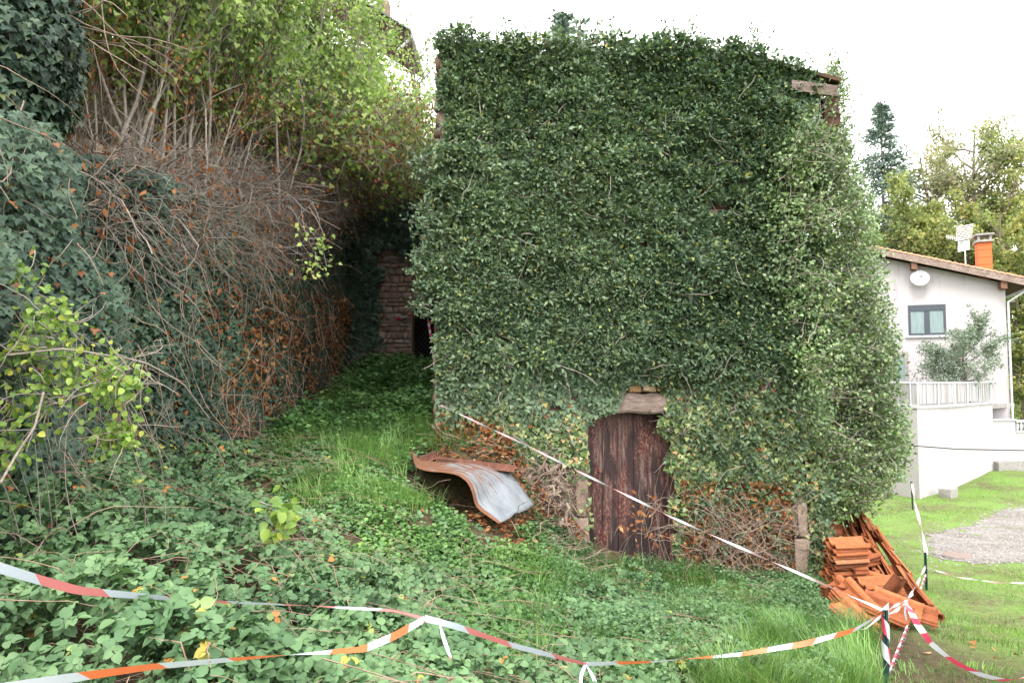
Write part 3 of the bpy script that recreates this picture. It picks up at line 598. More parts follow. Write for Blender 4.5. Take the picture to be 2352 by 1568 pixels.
# ---------------- retaining wall and its ivy on the left
WX = -3.72
rw = empty("retaining_wall", (WX, 8, -1), "stone retaining wall along the left of the alley hidden by ivy", "wall")
bm = bmesh.new(); 
for y0, y1 in ((.5, 6), (6, 11), (11, 15.0)): wbox(bm, WX - .3, WX, y0, y1 - .002, -2.2, 1.7 + .13 * ((y0 + y1) / 2 - 5) * .9)
bm_obj("wall", bm, M['mortar'], rw)
stones("rubble_facing", (WX, .5, -1.9), (0, 1, 0), (0, 0, 1), 14.4, 3.7, M['stone'], rw, None, .07, seed=5)
wi = empty("ivy", (WX + .1, 7, -1), "cool green ivy curtain covering the left bank wall under brown twigs", "ivy")
r = np.random.default_rng(51); n = 165000; y = r.uniform(2.6, 15, n) ** 1.0; z = r.uniform(-1.7, 2.9, n)
topz = 1.75 + .13 * (y - 5) + (fbm(xyz(y, y * 0, 3), .8, 3) - .5) * .6
ok = (z < topz) & (z > gz(y * 0 - 3.2, y) - .1) & (r.random(n) < np.clip(1.25 - .03 * y, .6, 1)); y, z, topz = y[ok], z[ok], topz[ok]; n = len(y)
bul = .1 + .9 * np.clip(fbm(xyz(y, z), .8, 3) - .33, 0, 1) * sstep(13, 7, y) + .45 * sstep(7, 4, y) * (1 - .5 * sstep(0, 2, z))
x = WX + .05 + bul * r.uniform(.35, 1, n); p = np.stack([x, y, z], -1)
holes = fbm(xyz(y, z, 4), .5, 3); u, v = proj(p)
bare = sstep(.56, .44, holes) * sstep(6.2, 7.6, y); ok = r.random(n) > bare * .6; p, u, v, y, z = p[ok], u[ok], v[ok], y[ok], z[ok]; n = len(p)
tip = np.stack([.35 + r.normal(size=n) * .3, -.15 + r.normal(size=n) * .4, -1 + r.normal(size=n) * .3], -1); nor = np.stack([1 + r.normal(size=n) * .35, -.5 + r.normal(size=n) * .4, .75 + r.normal(size=n) * .35], -1)
rn = np.clip(fbm(p, .8) * .6 + r.random(n) * .6 - .12, 0, .9); rn = np.where(r.random(n) > .975 - .06 * sstep(6.5, 8, y), r.uniform(.95, 1, n), rn)
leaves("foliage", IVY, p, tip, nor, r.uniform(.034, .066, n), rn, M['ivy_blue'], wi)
n = 5200; y = r.uniform(5.8, 14.5, n); z = gz(y * 0 - 3.2, y) + r.uniform(0, 1.9, n); x = WX + .08 + r.uniform(0, .25, n); p = np.stack([x, y, z], -1)
ok = (fbm(xyz(y, z, 4), .5, 3) < .53); p = p[ok]; n = len(p)
leaves("dead_foliage", HEART, p, r.normal(size=(n, 3)) + [.3, 0, -.8], r.normal(size=(n, 3)) * .5 + [1, -.4, .4], r.uniform(.035, .075, n), r.random(n), M['dead'], wi)
n = 480; y = r.uniform(3.2, 13, n); z = r.uniform(-1, 2.0, n); st = np.stack([WX + .35 + .25 * r.random(n), y, z], -1)
tw = wander(st, np.stack([.1 + r.normal(size=n) * .3, r.normal(size=n) * .6, -.8 + r.normal(size=n) * .5], -1), r.uniform(.3, 1.1, n), 9, .22, -.05, r); tw[..., 0] = np.maximum(tw[..., 0], WX + .3)
tubes("dead_stem", tw, taper(n, 9, r.uniform(.003, .007, n), .002), M['twig_brown'], wi)

# ---------------- rear stone wall with the doorway
RY = 15.0
rear = empty("stone_outbuilding", (-2.3, RY, 0), "shadowy rubble stone building with a dark doorway at the end of the alley", "building")
rx0, rx1 = WX - .3, XL + .3; hx0, hx1 = P(945, 900, RY)[0], P(1006, 900, RY)[0]; hz1 = P(0, 690, RY)[2]
bm = bmesh.new(); wbox(bm, rx0, hx0, RY, RY + .5, -.8, 4.6); wbox(bm, hx1, rx1 + 1, RY + .2, RY + .7, -.8, 4.6); wbox(bm, hx0, hx1, RY + .25, RY + .7, hz1, 4.6); bm_obj("wall", bm, M['mortar'], rear)
stones("rubble_facing", (rx0, RY, -.6), (1, 0, 0), (0, 0, 1), hx0 - rx0 - .01, 4.9, M['stone_brown_lit'], rear, None, .11, (.06, .17), (.09, .3), 14)
stones("rubble_facing", (hx0, RY + .25, hz1 + .16), (1, 0, 0), (0, 0, 1), hx1 - hx0 + .6, 3, M['stone'], rear, None, .1, seed=15)
bm = bmesh.new(); add_box(bm, ((hx0+hx1)/2 + .05, RY + .25, hz1 + .1), (hx1 - hx0 + .3, .3, .12)); bm_obj("lintel", bm, M['oldwood'], rear)
box("black_shade", ((hx0+hx1)/2, RY + .9, .8), (3.0, .1, 4.4), M['black'], rear)  # black panel imitates the unlit room behind the rear doorway
wbm = bmesh.new()
for i in range(26):
    for s in (1, -1):
        o = -1.4 + i * .13
        pts = [Vector((hx0 + t * (hx1 - hx0), RY + .32, .05 + o + s * t * .75 + (0 if s > 0 else .0))) for t in (0, 1)]
        if pts[0].z > -.3 and max(pts[0].z, pts[1].z) < hz1 - .12: add_cyl(wbm, pts[0], pts[1], .004, n=4)
tag(bm_obj("wire_mesh", wbm, M['cable']), "wire mesh stretched across the dark rear doorway", "wire mesh")
ri = empty("ivy", (-2.8, RY - .2, .2), "shaded dark ivy hanging on the rubble wall at the alley's end", "ivy")
r = np.random.default_rng(61); n = 26000; x = r.uniform(WX, XL + .2, n); z = r.uniform(-.2, 5, n); u, v = proj(np.stack([x, x * 0 + RY, z], -1))
dens = sstep(885, 845, u + (fbm(xyz(u, v), 40) - .5) * 60) * sstep(850, 700, v) + sstep(600, 520, v + (fbm(xyz(u, v), 50) - .5) * 120)
ok = r.random(n) < dens; x, z = x[ok], z[ok]; n = len(x); p = np.stack([x, RY - .15 - .6 * np.clip(fbm(xyz(x, z), .7) - .2, 0, 1) * r.uniform(.4, 1, n) * (1 + sstep(2.5, 1, z) * sstep(-2.6, -3.2, x)), z], -1)
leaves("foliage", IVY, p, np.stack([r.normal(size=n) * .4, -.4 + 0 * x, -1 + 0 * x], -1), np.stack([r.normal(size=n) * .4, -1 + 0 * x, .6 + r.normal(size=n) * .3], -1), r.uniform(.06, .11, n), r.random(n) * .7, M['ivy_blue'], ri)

# ---------------- shrubs on the bank
def shrub(name, base, H, lean, nst, leafn, label, group, seed, spread=.5, mat='bank', leaf=(.045, .075), low=.35, dead=0, cat="shrub"):
    r = np.random.default_rng(seed); root = empty(name, base, label, cat, group); base = np.array(base)
    st = base + r.normal(size=(nst, 3)) * [.35, .35, .04]; d = np.stack([lean[0] + r.normal(size=nst) * spread, lean[1] + r.normal(size=nst) * spread, np.ones(nst)], -1)
    Ls = H * r.uniform(.65, 1.08, nst); main = wander(st, d, Ls, 14, .09, .05, r)
    tubes("stem", main, taper(nst, 14, r.uniform(.009, .024, nst) * H / 4, .004), M['twig'], root, sides=5)
    k = 26; i = r.integers(0, nst, nst * k); t = r.integers(3, 13, nst * k); s2 = main[i, t]; dm = norm(main[i, np.minimum(t + 1, 13)] - main[i, t])
    br = wander(s2, dm + r.normal(size=(nst * k, 3)) * .38 + [0, 0, .15], r.uniform(.35, 1.25, nst * k), 8, .14, .04, r)
    m = nst * k * 2; j = r.integers(0, len(br), m); s3 = br[j, r.integers(1, 7, m)]
    b2 = wander(s3, norm(br[j, 7] - br[j, 3]) + r.normal(size=(m, 3)) * .5, r.uniform(.12, .5, m), 5, .2, .02, r)
    tubes("twig", [br, b2], [taper(len(br), 8, r.uniform(.004, .008, len(br)), .002), taper(m, 5, .0035, .0015)], M['twig'], root)
    src = np.concatenate([br[:, 3:].reshape(-1, 3), b2[:, 1:].reshape(-1, 3)]); hgt = (src[:, 2] - base[2]) / H
    wgt = sstep(low - .15, low + .25, hgt) * (fbm(src, .7, 3) > .36); cand = src[wgt > r.random(len(src))]
    q = cand[r.integers(0, len(cand), leafn)] + r.normal(size=(leafn, 3)) * .07
    leaves("foliage", HEART, q, r.normal(size=(leafn, 3)) * .5 + [0, 0, -.8], r.normal(size=(leafn, 3)) * .8 + [.2, -.5, .5], r.uniform(*leaf, leafn), np.clip(r.random(leafn) * .8 + fbm(q, 1.2) * .4 - .15, 0, 1), M[mat], root)
    if dead:
        cand = src[hgt < low + .12]; q = cand[r.integers(0, len(cand), dead)] + r.normal(size=(dead, 3)) * .06
        leaves("dead_foliage", LANCE, q, r.normal(size=(dead, 3)) * .4 + [0, 0, -1], r.normal(size=(dead, 3)), r.uniform(.04, .08, dead), r.random(dead), M['dead'], root)
    return root
GRP = "tall twiggy shrubs crowding the left bank"
def bz(x, y): return float(gz(np.array(x), np.array(y)))
SH = [  # x, y, height, lean, stems, leaves, label
 (-4.6, 6.0, 3.6, (.1, .0), 26, 11000, "twiggy shrub right beside the ivy clad tree, upper left"),
 (-4.3, 7.6, 4.0, (.15, -.05), 30, 14000, "many stemmed shrub with bright leaf tufts, second along the bank"),
 (-4.1, 9.2, 4.6, (.22, -.05), 30, 15000, "grey stemmed shrub fanning upward over the brown twig tangle"),
 (-4.1, 10.8, 4.5, (.3, -.05), 30, 18000, "large leaning shrub whose light leaves meet the sky"),
 (-4.1, 12.6, 4.0, (.34, 0), 30, 18000, "shrub below the small dark roof corner, arching over the alley"),
 (-3.2, 16.6, 3.0, (.2, 0), 24, 15000, "rearmost shrub rising behind the rubble outbuilding"),
 (-4.15, 13.9, 3.2, (.75, -.1), 26, 9000, "shrub leaning right over the rear doorway toward the ruin"),
 (-6.2, 8.6, 4.6, (.1, 0), 24, 14000, "leafy shrub high on the bank filling the upper left"),
 (-6.4, 11.5, 5.5, (.1, 0), 24, 15000, "tall shrub high on the bank at the top of the picture"),
 (-6.0, 14.5, 5.6, (.15, 0), 24, 15000, "far tall shrub on the bank with yellowish green crown")]
for i, (x, y, h, ln, ns, nl, lb) in enumerate(SH):
    shrub("shrub", (x, y, bz(x, y) - .1), h, ln, ns, nl, lb, GRP, 100 + i, .2 if x > -5 else .3, dead=1800 if x > -5 else 0, low=.24)
# brown tangle of dead twigs hanging over the wall
r = np.random.default_rng(71); n = 9500; y = r.uniform(5.5, 14.2, n); zlo = np.interp(y, [5.5, 8, 9.5, 11, 13, 14], [1.15, 1.15, 1.8, 2.5, 3.5, 3.8]); zhi = np.interp(y, [5.5, 8, 9.5, 11, 13], [1.85, 2.5, 2.9, 3.4, 4.2])
z = zlo + (zhi - zlo) * r.random(n); x = -3.8 + r.uniform(-.5, .35, n) + .05 * np.clip(y - 7, 0, 9)
tw = wander(np.stack([x, y, z], -1), np.stack([.7 + r.normal(size=n) * .5, -.2 + r.normal(size=n) * .6, -.15 + r.normal(size=n) * .5], -1), r.uniform(.3, 1.1, n), 9, .42, -.03, r)
n3 = 1500; y3 = r.uniform(9.8, 14.6, n3); z3 = np.interp(y3, [9.8, 11, 13, 14.6], [3.1, 3.3, 3.6, 4.0]) + r.random(n3) * 1.1; x3 = r.uniform(-3.7, -1.5, n3)  # extra overhang of twigs added across the gap to darken the recess
can = wander(np.stack([x3, y3, z3], -1), np.stack([.9 + r.normal(size=n3) * .5, -.1 + r.normal(size=n3) * .5, .1 + r.normal(size=n3) * .35], -1), r.uniform(.3, 1.0, n3), 9, .25, -.02, r); can[..., 0] = np.minimum(can[..., 0], XL - .05)
m = 170; ym = r.uniform(5.5, 14, m); sm = np.stack([-4 + 0 * ym, ym, np.interp(ym, [5.5, 8, 9.5, 11, 13], [1.6, 1.8, 2.3, 2.9, 3.7]) + r.uniform(-.2, .5, m)], -1)
big = wander(sm, np.stack([1 + r.normal(size=m) * .3, .1 + r.normal(size=m) * .6, .25 + r.normal(size=m) * .3], -1), r.uniform(.8, 2.0, m), 12, .27, -.03, r)
tg = tubes("dead_twig_tangle", [tw, can, big], [taper(n, 9, r.uniform(.0025, .0055, n), .0015), taper(n3, 9, r.uniform(.003, .008, n3), .002), taper(m, 12, r.uniform(.008, .018, m), .004)], M['twig'], None)
tag(tg, kind='stuff', label="brown tangle of bare twigs overhanging the left bank wall", cat="dead twigs")
q = np.concatenate([tw[r.integers(0, n, 7000), r.integers(2, 9, 7000)], can[r.integers(0, n3, 4000), r.integers(2, 9, 4000)]]) + r.normal(size=(11000, 3)) * .05
dl = leaves("dead_leaves_on_twigs", LANCE, q, r.normal(size=(11000, 3)) * .4 + [0, 0, -1], r.normal(size=(11000, 3)), r.uniform(.045, .09, 11000), r.random(11000) * .8, M['dead'])
tag(dl, "withered reddish leaves clinging to the overhanging twigs", "dead leaves", kind='stuff')

q = can[r.integers(0, n3, 4500), r.integers(2, 9, 4500)] + r.normal(size=(4500, 3)) * .09
tag(leaves("shading_creeper", HEART, q, r.normal(size=(4500, 3)) * .5 + [0, 0, -.8], r.normal(size=(4500, 3)) * .6 + [0, -.6, .5], r.uniform(.05, .09, 4500), r.random(4500) * .9, M['bank']), "creeper leaves added to shade the alley between bank and ruin", "creeper", kind='stuff')  # leaf roof added to keep the alley recess in shade
# ivy clad tree at the top left
it = empty("ivy_clad_tree", (-4.0, 5.0, 1.6), "tree trunk bearded in dark ivy at the top left corner", "tree")
r = np.random.default_rng(81); tr = wander(np.array([(-3.98, 5.0, 1.4), (-3.9, 5, 2.4), (-3.9, 5, 2.9)]), np.array([(.02, 0, 1), (.7, .1, .7), (-.3, .5, 1)]), np.array([4.2, 1.6, 2.]), 10, .06, 0, r)
tubes("trunk", tr, taper(3, 10, np.array([.16, .05, .07]), .03), M['bark'], it, sides=9)
n = 26000; d = rdir(n, r); z = 1.75 + r.random(n) * 3.1; rad = np.interp(z, [1.7, 2.0, 2.5, 3.2, 5], [.35, .58, .72, .62, .5]) * (.75 + .5 * fbm(np.stack([np.arctan2(d[:, 1], d[:, 0]) * .8, z, z * 0], -1), .4, 3)); rad *= r.uniform(.72, 1, n)
h = norm(d * [1, 1, 0]); p = np.stack([-3.98, 5, 0] * np.ones((n, 1)), 0) + h * rad[:, None]; p[:, 2] = z
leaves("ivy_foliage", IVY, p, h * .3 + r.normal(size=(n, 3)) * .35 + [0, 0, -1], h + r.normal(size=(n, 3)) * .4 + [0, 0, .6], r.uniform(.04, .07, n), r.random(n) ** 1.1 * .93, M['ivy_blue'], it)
n = 13; st = np.array([-3.6, 5.1, 2.9]) + r.normal(size=(n, 3)) * [.2, .3, .25]; tw = wander(st, np.stack([1 + r.normal(size=n) * .3, r.normal(size=n) * .4, -.05 + r.normal(size=n) * .25], -1), r.uniform(.7, 1.6, n), 10, .16, -.04, r)
tubes("branch", tw, taper(n, 10, r.uniform(.004, .009, n), .002), M['twig_brown'], it, sides=4)

# ---------------- brambles
BT = rbf([P(*q) for q in [(0,1568,1.9),(0,1400,2.7),(0,1250,3.5),(0,1075,4.4),(200,1030,5.6),(500,1568,2.1),(500,1400,3.1),(500,1250,4.2),(500,1120,5.6),(520,1000,8.2),
     (900,1568,2.9),(900,1420,3.9),(900,1300,5.0),(850,1190,6.3),(1150,1568,3.5),(1150,1440,4.6),(1150,1340,5.9),(1400,1568,4.0),(1500,1480,4.9),(1500,1400,6.2),
     (1500,1320,8.2),(1750,1350,8.2),(1750,1420,6.6),(1750,1500,5.3),(1700,1568,4.3),(650,1050,7.4),(2040,1568,5.0)]] + [(0,.5,-1.2),(-3,1,-.8),(3,2,-1.6),(-3.4,4,-.75),(-3.3,7.6,-.6)])
def bramble_w(x, y):
    u, v = proj(np.stack([x, y, BT(x, y)], -1)); nn = (fbm(xyz(x, y), .8, 3) - .5)
    a = sstep(1180, 900, u - (v - 1250) * .9 + nn * 250); b = sstep(1290, 1330, v + nn * 50) * sstep(1240, 1330, u) * sstep(1900, 1760, u) * .75 * sstep(1560, 1440, v + nn * 90 - (0))
    c = sstep(1380, 1450, v + nn * 120) * sstep(1650, 1450, u)
    return np.clip(np.maximum(np.maximum(a, b), c * .9), 0, 1)
r = np.random.default_rng(91)
def brpts(n, r):
    y = r.uniform(1.5, 8.6, n * 3); hw = y * .82 + .3; x = r.uniform(-1, 1, n * 3) * hw; ok = (x > -3.65) & (x < 4.0) & (y < 8.4); x, y = x[ok], y[ok]
    wgt = bramble_w(x, y) * np.clip((fbm(xyz(x, y, 7), .38, 3) - .36) * 9, .12, 1); ok = r.random(len(x)) < wgt; x, y = x[ok][:n], y[ok][:n]
    g = gz(x, y); t = np.maximum(BT(x, y) + (fbm(xyz(x, y, 2), .55, 3) - .5) * .62 - .05, g + .07); return x, y, g, t
x, y, g, t = brpts(24000, r); n = len(x); dep = r.exponential(.085, n) + 0; z = np.maximum(t - dep, g + .02)
c = np.stack([x, y, z], -1)
up = norm(np.stack([r.normal(size=n) * .5, -.3 + r.normal(size=n) * .5, np.ones(n)], -1)); az = r.uniform(0, 2 * pi, n)
ax = norm(np.cross(up, np.stack([np.cos(az), np.sin(az), az * 0], -1))); bx = np.cross(up, ax)
pos, tip, nor, siz, rr = [], [], [], [], []
base = r.uniform(.03, .066, n) * np.interp(y, [2, 6], [1.05, .95]); hue = np.clip(.62 * fbm(c, .9, 3) + .45 * r.random(n) - .08, 0, .9); hue = np.where(r.random(n) > .982, r.uniform(.93, 1, n), hue)
for a_, s_, off in ((0, 1, .28), (1.25, .82, .05), (-1.25, .82, .05)):
    dv = ax * cos(a_) + bx * sin(a_); tl = norm(dv + up * (r.normal(size=(n, 1)) * .15 - .12)); pos.append(c + dv * (base * off)[:, None]); tip.append(tl)
    nor.append(up + r.normal(size=(n, 3)) * .18); siz.append(base * s_); rr.append(np.clip(hue + r.normal(size=n) * .04, 0, 1))
five = r.random(n) > .7
for a_ in (2.1, -2.1):
    dv = (ax * cos(a_) + bx * sin(a_))[five]; pos.append(c[five]); tip.append(norm(dv - up[five] * .2)); nor.append(up[five] + r.normal(size=(five.sum(), 3)) * .15); siz.append(base[five] * .66); rr.append(hue[five])
br = leaves("bramble", BRAM, np.concatenate(pos), np.concatenate(tip), np.concatenate(nor), np.concatenate(siz), np.concatenate(rr), M['bramble'])
tag(br, "thicket of grey green bramble leaves across the foreground", "brambles", kind='stuff')
x, y, g, t = brpts(950, r); n = len(x); st = np.stack([x, y, g + (t - g) * r.random(n)], -1)
tw = wander(st, np.stack([r.normal(size=n), r.normal(size=n), .25 + r.normal(size=n) * .35], -1), r.uniform(.35, 1.3, n), 10, .13, -.05, r)
tt = np.maximum(BT(tw[..., 0], tw[..., 1]), gz(tw[..., 0], tw[..., 1]) + .1); tw[..., 2] = np.minimum(tw[..., 2], tt + .03)
cn = tubes("bramble_canes", tw, taper(n, 10, r.uniform(.002, .0042, n), .0013), M['cane'], None, sides=4); tag(cn, "reddish brown bramble canes arching among the leaves", "bramble canes", kind='stuff')
# small dock and nettle leaves growing in the gaps
def on_sheet(x, y):
    f = [P(*q)[:2] for q in [(930,1050,7.6),(985,1084,7.15),(1052,1092,7.1),(1110,1165,7.0),(1146,1210,6.95),(1235,1158,8.1),(1190,1090,8.4),(940,1040,8.4)]]
    return inpoly(x, y, f)
def clumps(n, r, box_, wfun, tpl, size, mat, name, label, cat, k=6, h=(.02, .22), tilt=.45):
    y = r.uniform(box_[2], box_[3], n * 4); x = r.uniform(box_[0], box_[1], n * 4); ok = (r.random(n * 4) < wfun(x, y)) & ~on_sheet(x, y); x, y = x[ok][:n], y[ok][:n]; m = len(x)
    hh = h[0] + (h[1] - h[0]) * r.random(m) * (.15 + 1.7 * np.clip(fbm(xyz(x, y), .5) - .2, 0, 1)); c = np.stack([x, y, gz(x, y) + hh], -1)
    az = r.uniform(0, 2 * pi, (m, k)); d = np.stack([np.cos(az), np.sin(az), r.uniform(-.15, .6, (m, k))], -1)
    pos = (c[:, None] + d * .015 + np.stack([0 * az, 0 * az, -r.random((m, k)) * hh[:, None] * .8], -1)).reshape(-1, 3); mm = m * k
    o = leaves(name, tpl, pos, d.reshape(-1, 3), r.normal(size=(mm, 3)) * tilt + [0, -.2, 1], r.uniform(*size, mm), np.clip(np.repeat(fbm(c, 1.0, 3), k) * .7 + r.random(mm) * .5 - .1, 0, 1), mat)
    return tag(o, label, cat, kind='stuff')
def inview(x, y, pad=80):
    u, v = proj(np.stack([x, y, gz(x, y)], -1)); return (u > -pad) & (u < 2352 + pad) & (v < 1650) & (y > 2), u, v
def wf_mid(x, y):
    ok, u, v = inview(x, y); wgt = sstep(560, 700, u) * sstep(1560, 1400, u) * (v > 840) * sstep(8.75, 8.6, np.where(x > XL - .1, y, 0)) * (x > -3.3)
    hole = inpoly(u, v, [(960, 1085), (1085, 1100), (1230, 1180), (1340, 1280), (1340, 1230), (1230, 1090), (1180, 1010), (1000, 1010)])
    return ok * wgt * np.where(hole, .08, 1) * (fbm(xyz(x, y), .6) > .35)
r = np.random.default_rng(95)
clumps(15000, r, (-3.3, 2.2, 4, 14.8), wf_mid, DIAM, (.03, .06), M['weed'], "weeds", "bright green weeds carpeting the slope up to the alley", "weeds", 6, (.01, .16))
def wf_alley(x, y):
    ok, u, v = inview(x, y); return ok * sstep(9.0, 10.2, y + (fbm(xyz(x, y), .8) - .5) * 2) * (x > -3.2) * (x < -1.15) * (y < 14.8)
clumps(5200, r, (-3.4, -1.1, 8.8, 14.8), wf_alley, OVATE, (.055, .1), M['weed'], "nettles", "low nettle clump in front of the rear doorway", "nettles", 8, (.05, .42))
def wf_right(x, y):
    ok, u, v = inview(x, y); return ok * sstep(1200, 1350, u) * sstep(1960, 1850, u) * (y < 8.88) * (fbm(xyz(x, y), .7) > .36)
clumps(11000, r, (0, 4.4, 3.8, 8.88), wf_right, DIAM, (.025, .045), M['bramble'], "ground_cover", "low small leaved ground cover below the plank door", "ground cover", 6, (.03, .24))
# grass
def blades(name, n, wfun, box_, L, wd, mat, label, r, cat="grass"):
    y = r.uniform(box_[2], box_[3], n * 4); x = r.uniform(box_[0], box_[1], n * 4); ok = (r.random(n * 4) < wfun(x, y)) & ~on_sheet(x, y); x, y = x[ok][:n], y[ok][:n]; m = len(x)
    c = np.stack([x, y, gz(x, y) - .01], -1); az = fbm(c, .35) * 9 + r.normal(size=m) * .7; ln = r.uniform(*L, m) * (.5 + fbm(c, .7)); d = np.stack([np.cos(az), np.sin(az), 0 * az], -1)
    sd_ = np.stack([-np.sin(az), np.cos(az), 0 * az], -1) * (wd * r.uniform(.6, 1.2, m))[:, None]; be = r.uniform(.15, .75, m)[:, None] * ln[:, None]
    hgt = ln[:, None] * np.array([0, 0, 1.]); V = np.stack([c - sd_, c + sd_, c + d * be * .35 + hgt * .55 + sd_ * .8, c + d * be * .35 + hgt * .55 - sd_ * .8, c + d * be + hgt * .85], 1)
    T = np.array([[0, 1, 2], [0, 2, 3], [3, 2, 4]]); TT = (T[None] + (np.arange(m) * 5)[:, None, None]).reshape(-1, 3)
    rn = np.clip(fbm(c, .9, 3) * .8 + r.random(m) * .55 - .2, 0, 1)
    return tag(link(name, raw_mesh(name, V.reshape(-1, 3), TT, 3, np.repeat(rn, 5)), mat), label, cat, kind='stuff')
def wg1(x, y):
    ok, u, v = inview(x, y); a = sstep(620, 720, u) * sstep(1120, 1000, u) * (v < 1180) * (v > 900); b = sstep(1060, 1250, u) * sstep(1250, 1330, v) * .6 * sstep(2060, 1990, u); hole = inpoly(u, v, [(960, 1060), (1240, 1100), (1340, 1290), (1150, 1230), (1040, 1160)])
    return ok * np.maximum(a, b) * (fbm(xyz(x, y), .5) > .42) * (y < 8.75 + 9 * (x < XL - .1)) * ~hole
blades("grass", 30000, wg1, (-3.3, 5, 3.6, 13), (.12, .34), .0035, M['grass'], "long fresh grass tufts growing on the slope by the ruin", r)
def wg3(x, y):
    ok, u, v = inview(x, y); return ok * sstep(1640, 1760, u + (v - 1500)) * sstep(2030, 1960, u) * sstep(1430, 1500, v)
blades("grass", 9000, wg3, (1, 5, 3.4, 6.8), (.14, .36), .003, M['grass'], "tall soft grass around the foot of the taped post", r)
def wl(x, y):
    ok, u, v = inview(x, y); gr = gravel_w(x, y); bare = fbm(xyz(x, y), 1.3, 4)
    return ok * sstep(1900, 1960, u) * (y < 28) * (1 - .94 * sstep(-.35, .45, gr)) * np.clip((bare - .36) * 6, .15, 1) * ((y < 8.6) | (x > XR + .3)) * np.clip(9 / y, .25, 1)
blades("lawn_grass", 90000, wl, (2.5, 21, 3.5, 28), (.03, .085), .0032, M['lawn'], "short mown grass of the yard on the right", r)
# leaf litter
r = np.random.default_rng(97); n = 30000; x = r.uniform(-2.5, 4.5, n); y = r.uniform(5, 14, n); u, v = proj(np.stack([x, y, gz(x, y)], -1))
ok = ((r.random(n) < (.012 + .988 * inpoly(u, v, [(960, 1010), (1180, 1010), (1350, 1270), (1400, 1340), (1250, 1300), (1050, 1180)]))) & ((y < 8.85) | (x < XL))); x, y = x[ok], y[ok]; n = len(x)
tag(leaves("fallen_leaves", HEART, np.stack([x, y, gz(x, y) + .015 + .05 * r.random(n)], -1), r.normal(size=(n, 3)) * [1, 1, .3], r.normal(size=(n, 3)) * .35 + [0, -.2, 1], r.uniform(.035, .07, n), r.random(n), M['dead']), "brown fallen leaves littering the bank beside the metal sheet", "fallen leaves", kind='stuff')
n = 420; x = r.uniform(-1.1, 1.0, n); y = r.uniform(7.2, 8.75, n); ks = ~on_sheet(x, y); x, y = x[ks], y[ks]; n = len(x); st = np.stack([x, y, gz(x, y) + .03 + .08 * r.random(n)], -1); tw = wander(st, r.normal(size=(n, 3)) * [1, .6, .15], r.uniform(.15, .6, n), 7, .25, 0, r)
tag(tubes("fallen_twigs", tw, np.full((n, 7), .0035), M['twig_brown']), "thin dry twigs scattered over the leaf litter", "fallen twigs", kind='stuff')

# ---------------- lime green climber at the left and yellow sapling
def vine(name, blobs, mat, leaf, label, cat, seed, tpl=OVATE, hang=None):
    r = np.random.default_rng(seed); b0 = P(*blobs[0][:3]); root = empty(name, (b0[0], b0[1], bz(b0[0], b0[1])), label, cat)
    pos = []; tws = []
    for (u, v, Y, rad, cnt) in blobs:
        c = P(u, v, Y); s = rad / F * Y; q = c + r.normal(size=(cnt, 3)) * [s * .5, s * .45, s * .5]; ang = r.random(cnt)
        pos.append(q)
        m = max(2, cnt // 110); g = np.array([c[0], c[1] + .2, bz(c[0], c[1])]) if hang is None else np.array(hang); st = np.stack([g[0] + r.normal(size=m) * .15, g[1] + r.normal(size=m) * .1, np.full(m, g[2])], -1)
        tgt = q[:m]; t = np.linspace(0, 1, 10)[None, :, None]; pth = st[:, None] * (1 - t) + tgt[:, None] * t; pth += np.sin(t * pi) * r.normal(size=(m, 1, 3)) * .12; tws.append(pth)
        m2 = cnt // 6; w2 = wander(q[r.integers(0, cnt, m2)], r.normal(size=(m2, 3)) + [0, 0, -.2], r.uniform(.1, .35, m2), 10, .15, -.02, r); tws.append(w2)
    pos = np.concatenate(pos); n = len(pos); tws = np.concatenate(tws)
    leaves("foliage", tpl, pos, r.normal(size=(n, 3)) * .7 + [0, -.1, -.5], r.normal(size=(n, 3)) * .45 + [.2, -.7, .8], r.uniform(*leaf, n), np.clip(r.random(n) * .9 + .1 * fbm(pos, .3), 0, 1), M[mat], root)
    tubes("stem", tws, taper(len(tws), 10, .0045, .0015), M['twig'], root); return root
vine("climbing_plant", [(115, 735, 4.0, 62, 200), (50, 800, 3.9, 50, 90), (150, 850, 4.0, 85, 260), (262, 880, 4.1, 62, 280), (268, 1000, 4.2, 42, 230), (45, 640, 4.1, 45, 60), (25, 1020, 3.8, 60, 90), (60, 930, 3.9, 80, 110)], 'lime', (.026, .05), "lime green leafy climber sprawling over the left wall ivy", "climber", 201, BRAM)
vine("sapling", [(650, 1175, 4.7, 38, 34), (625, 1230, 4.7, 28, 16)], 'lime', (.06, .095), "young sapling with a few bright yellow green leaves among brambles", "sapling", 202, BRAM)
vine("withered_weed", [(1480, 1170, 8.3, 30, 24), (1455, 1215, 8.3, 40, 28), (1500, 1240, 8.3, 30, 12)], 'dead', (.05, .09), "withered brown weed standing in front of the plank door", "weed", 203, LANCE)
vine("leafy_vine", [(1545, 975, 8.72, 30, 90), (1555, 1060, 8.75, 25, 70), (1560, 1160, 8.75, 25, 70)], 'ivy_low', (.05, .08), "ivy tendril creeping onto the right edge of the door", "ivy", 204, HEART)
vine("leafy_shoot", [(730, 610, 7.6, 45, 40), (740, 560, 7.6, 25, 20), (705, 530, 7.6, 25, 16)], 'bank', (.045, .075), "green shoot hanging from the twig tangle into the dark alley", "shoot", 205, hang=P(690, 470, 8.2))
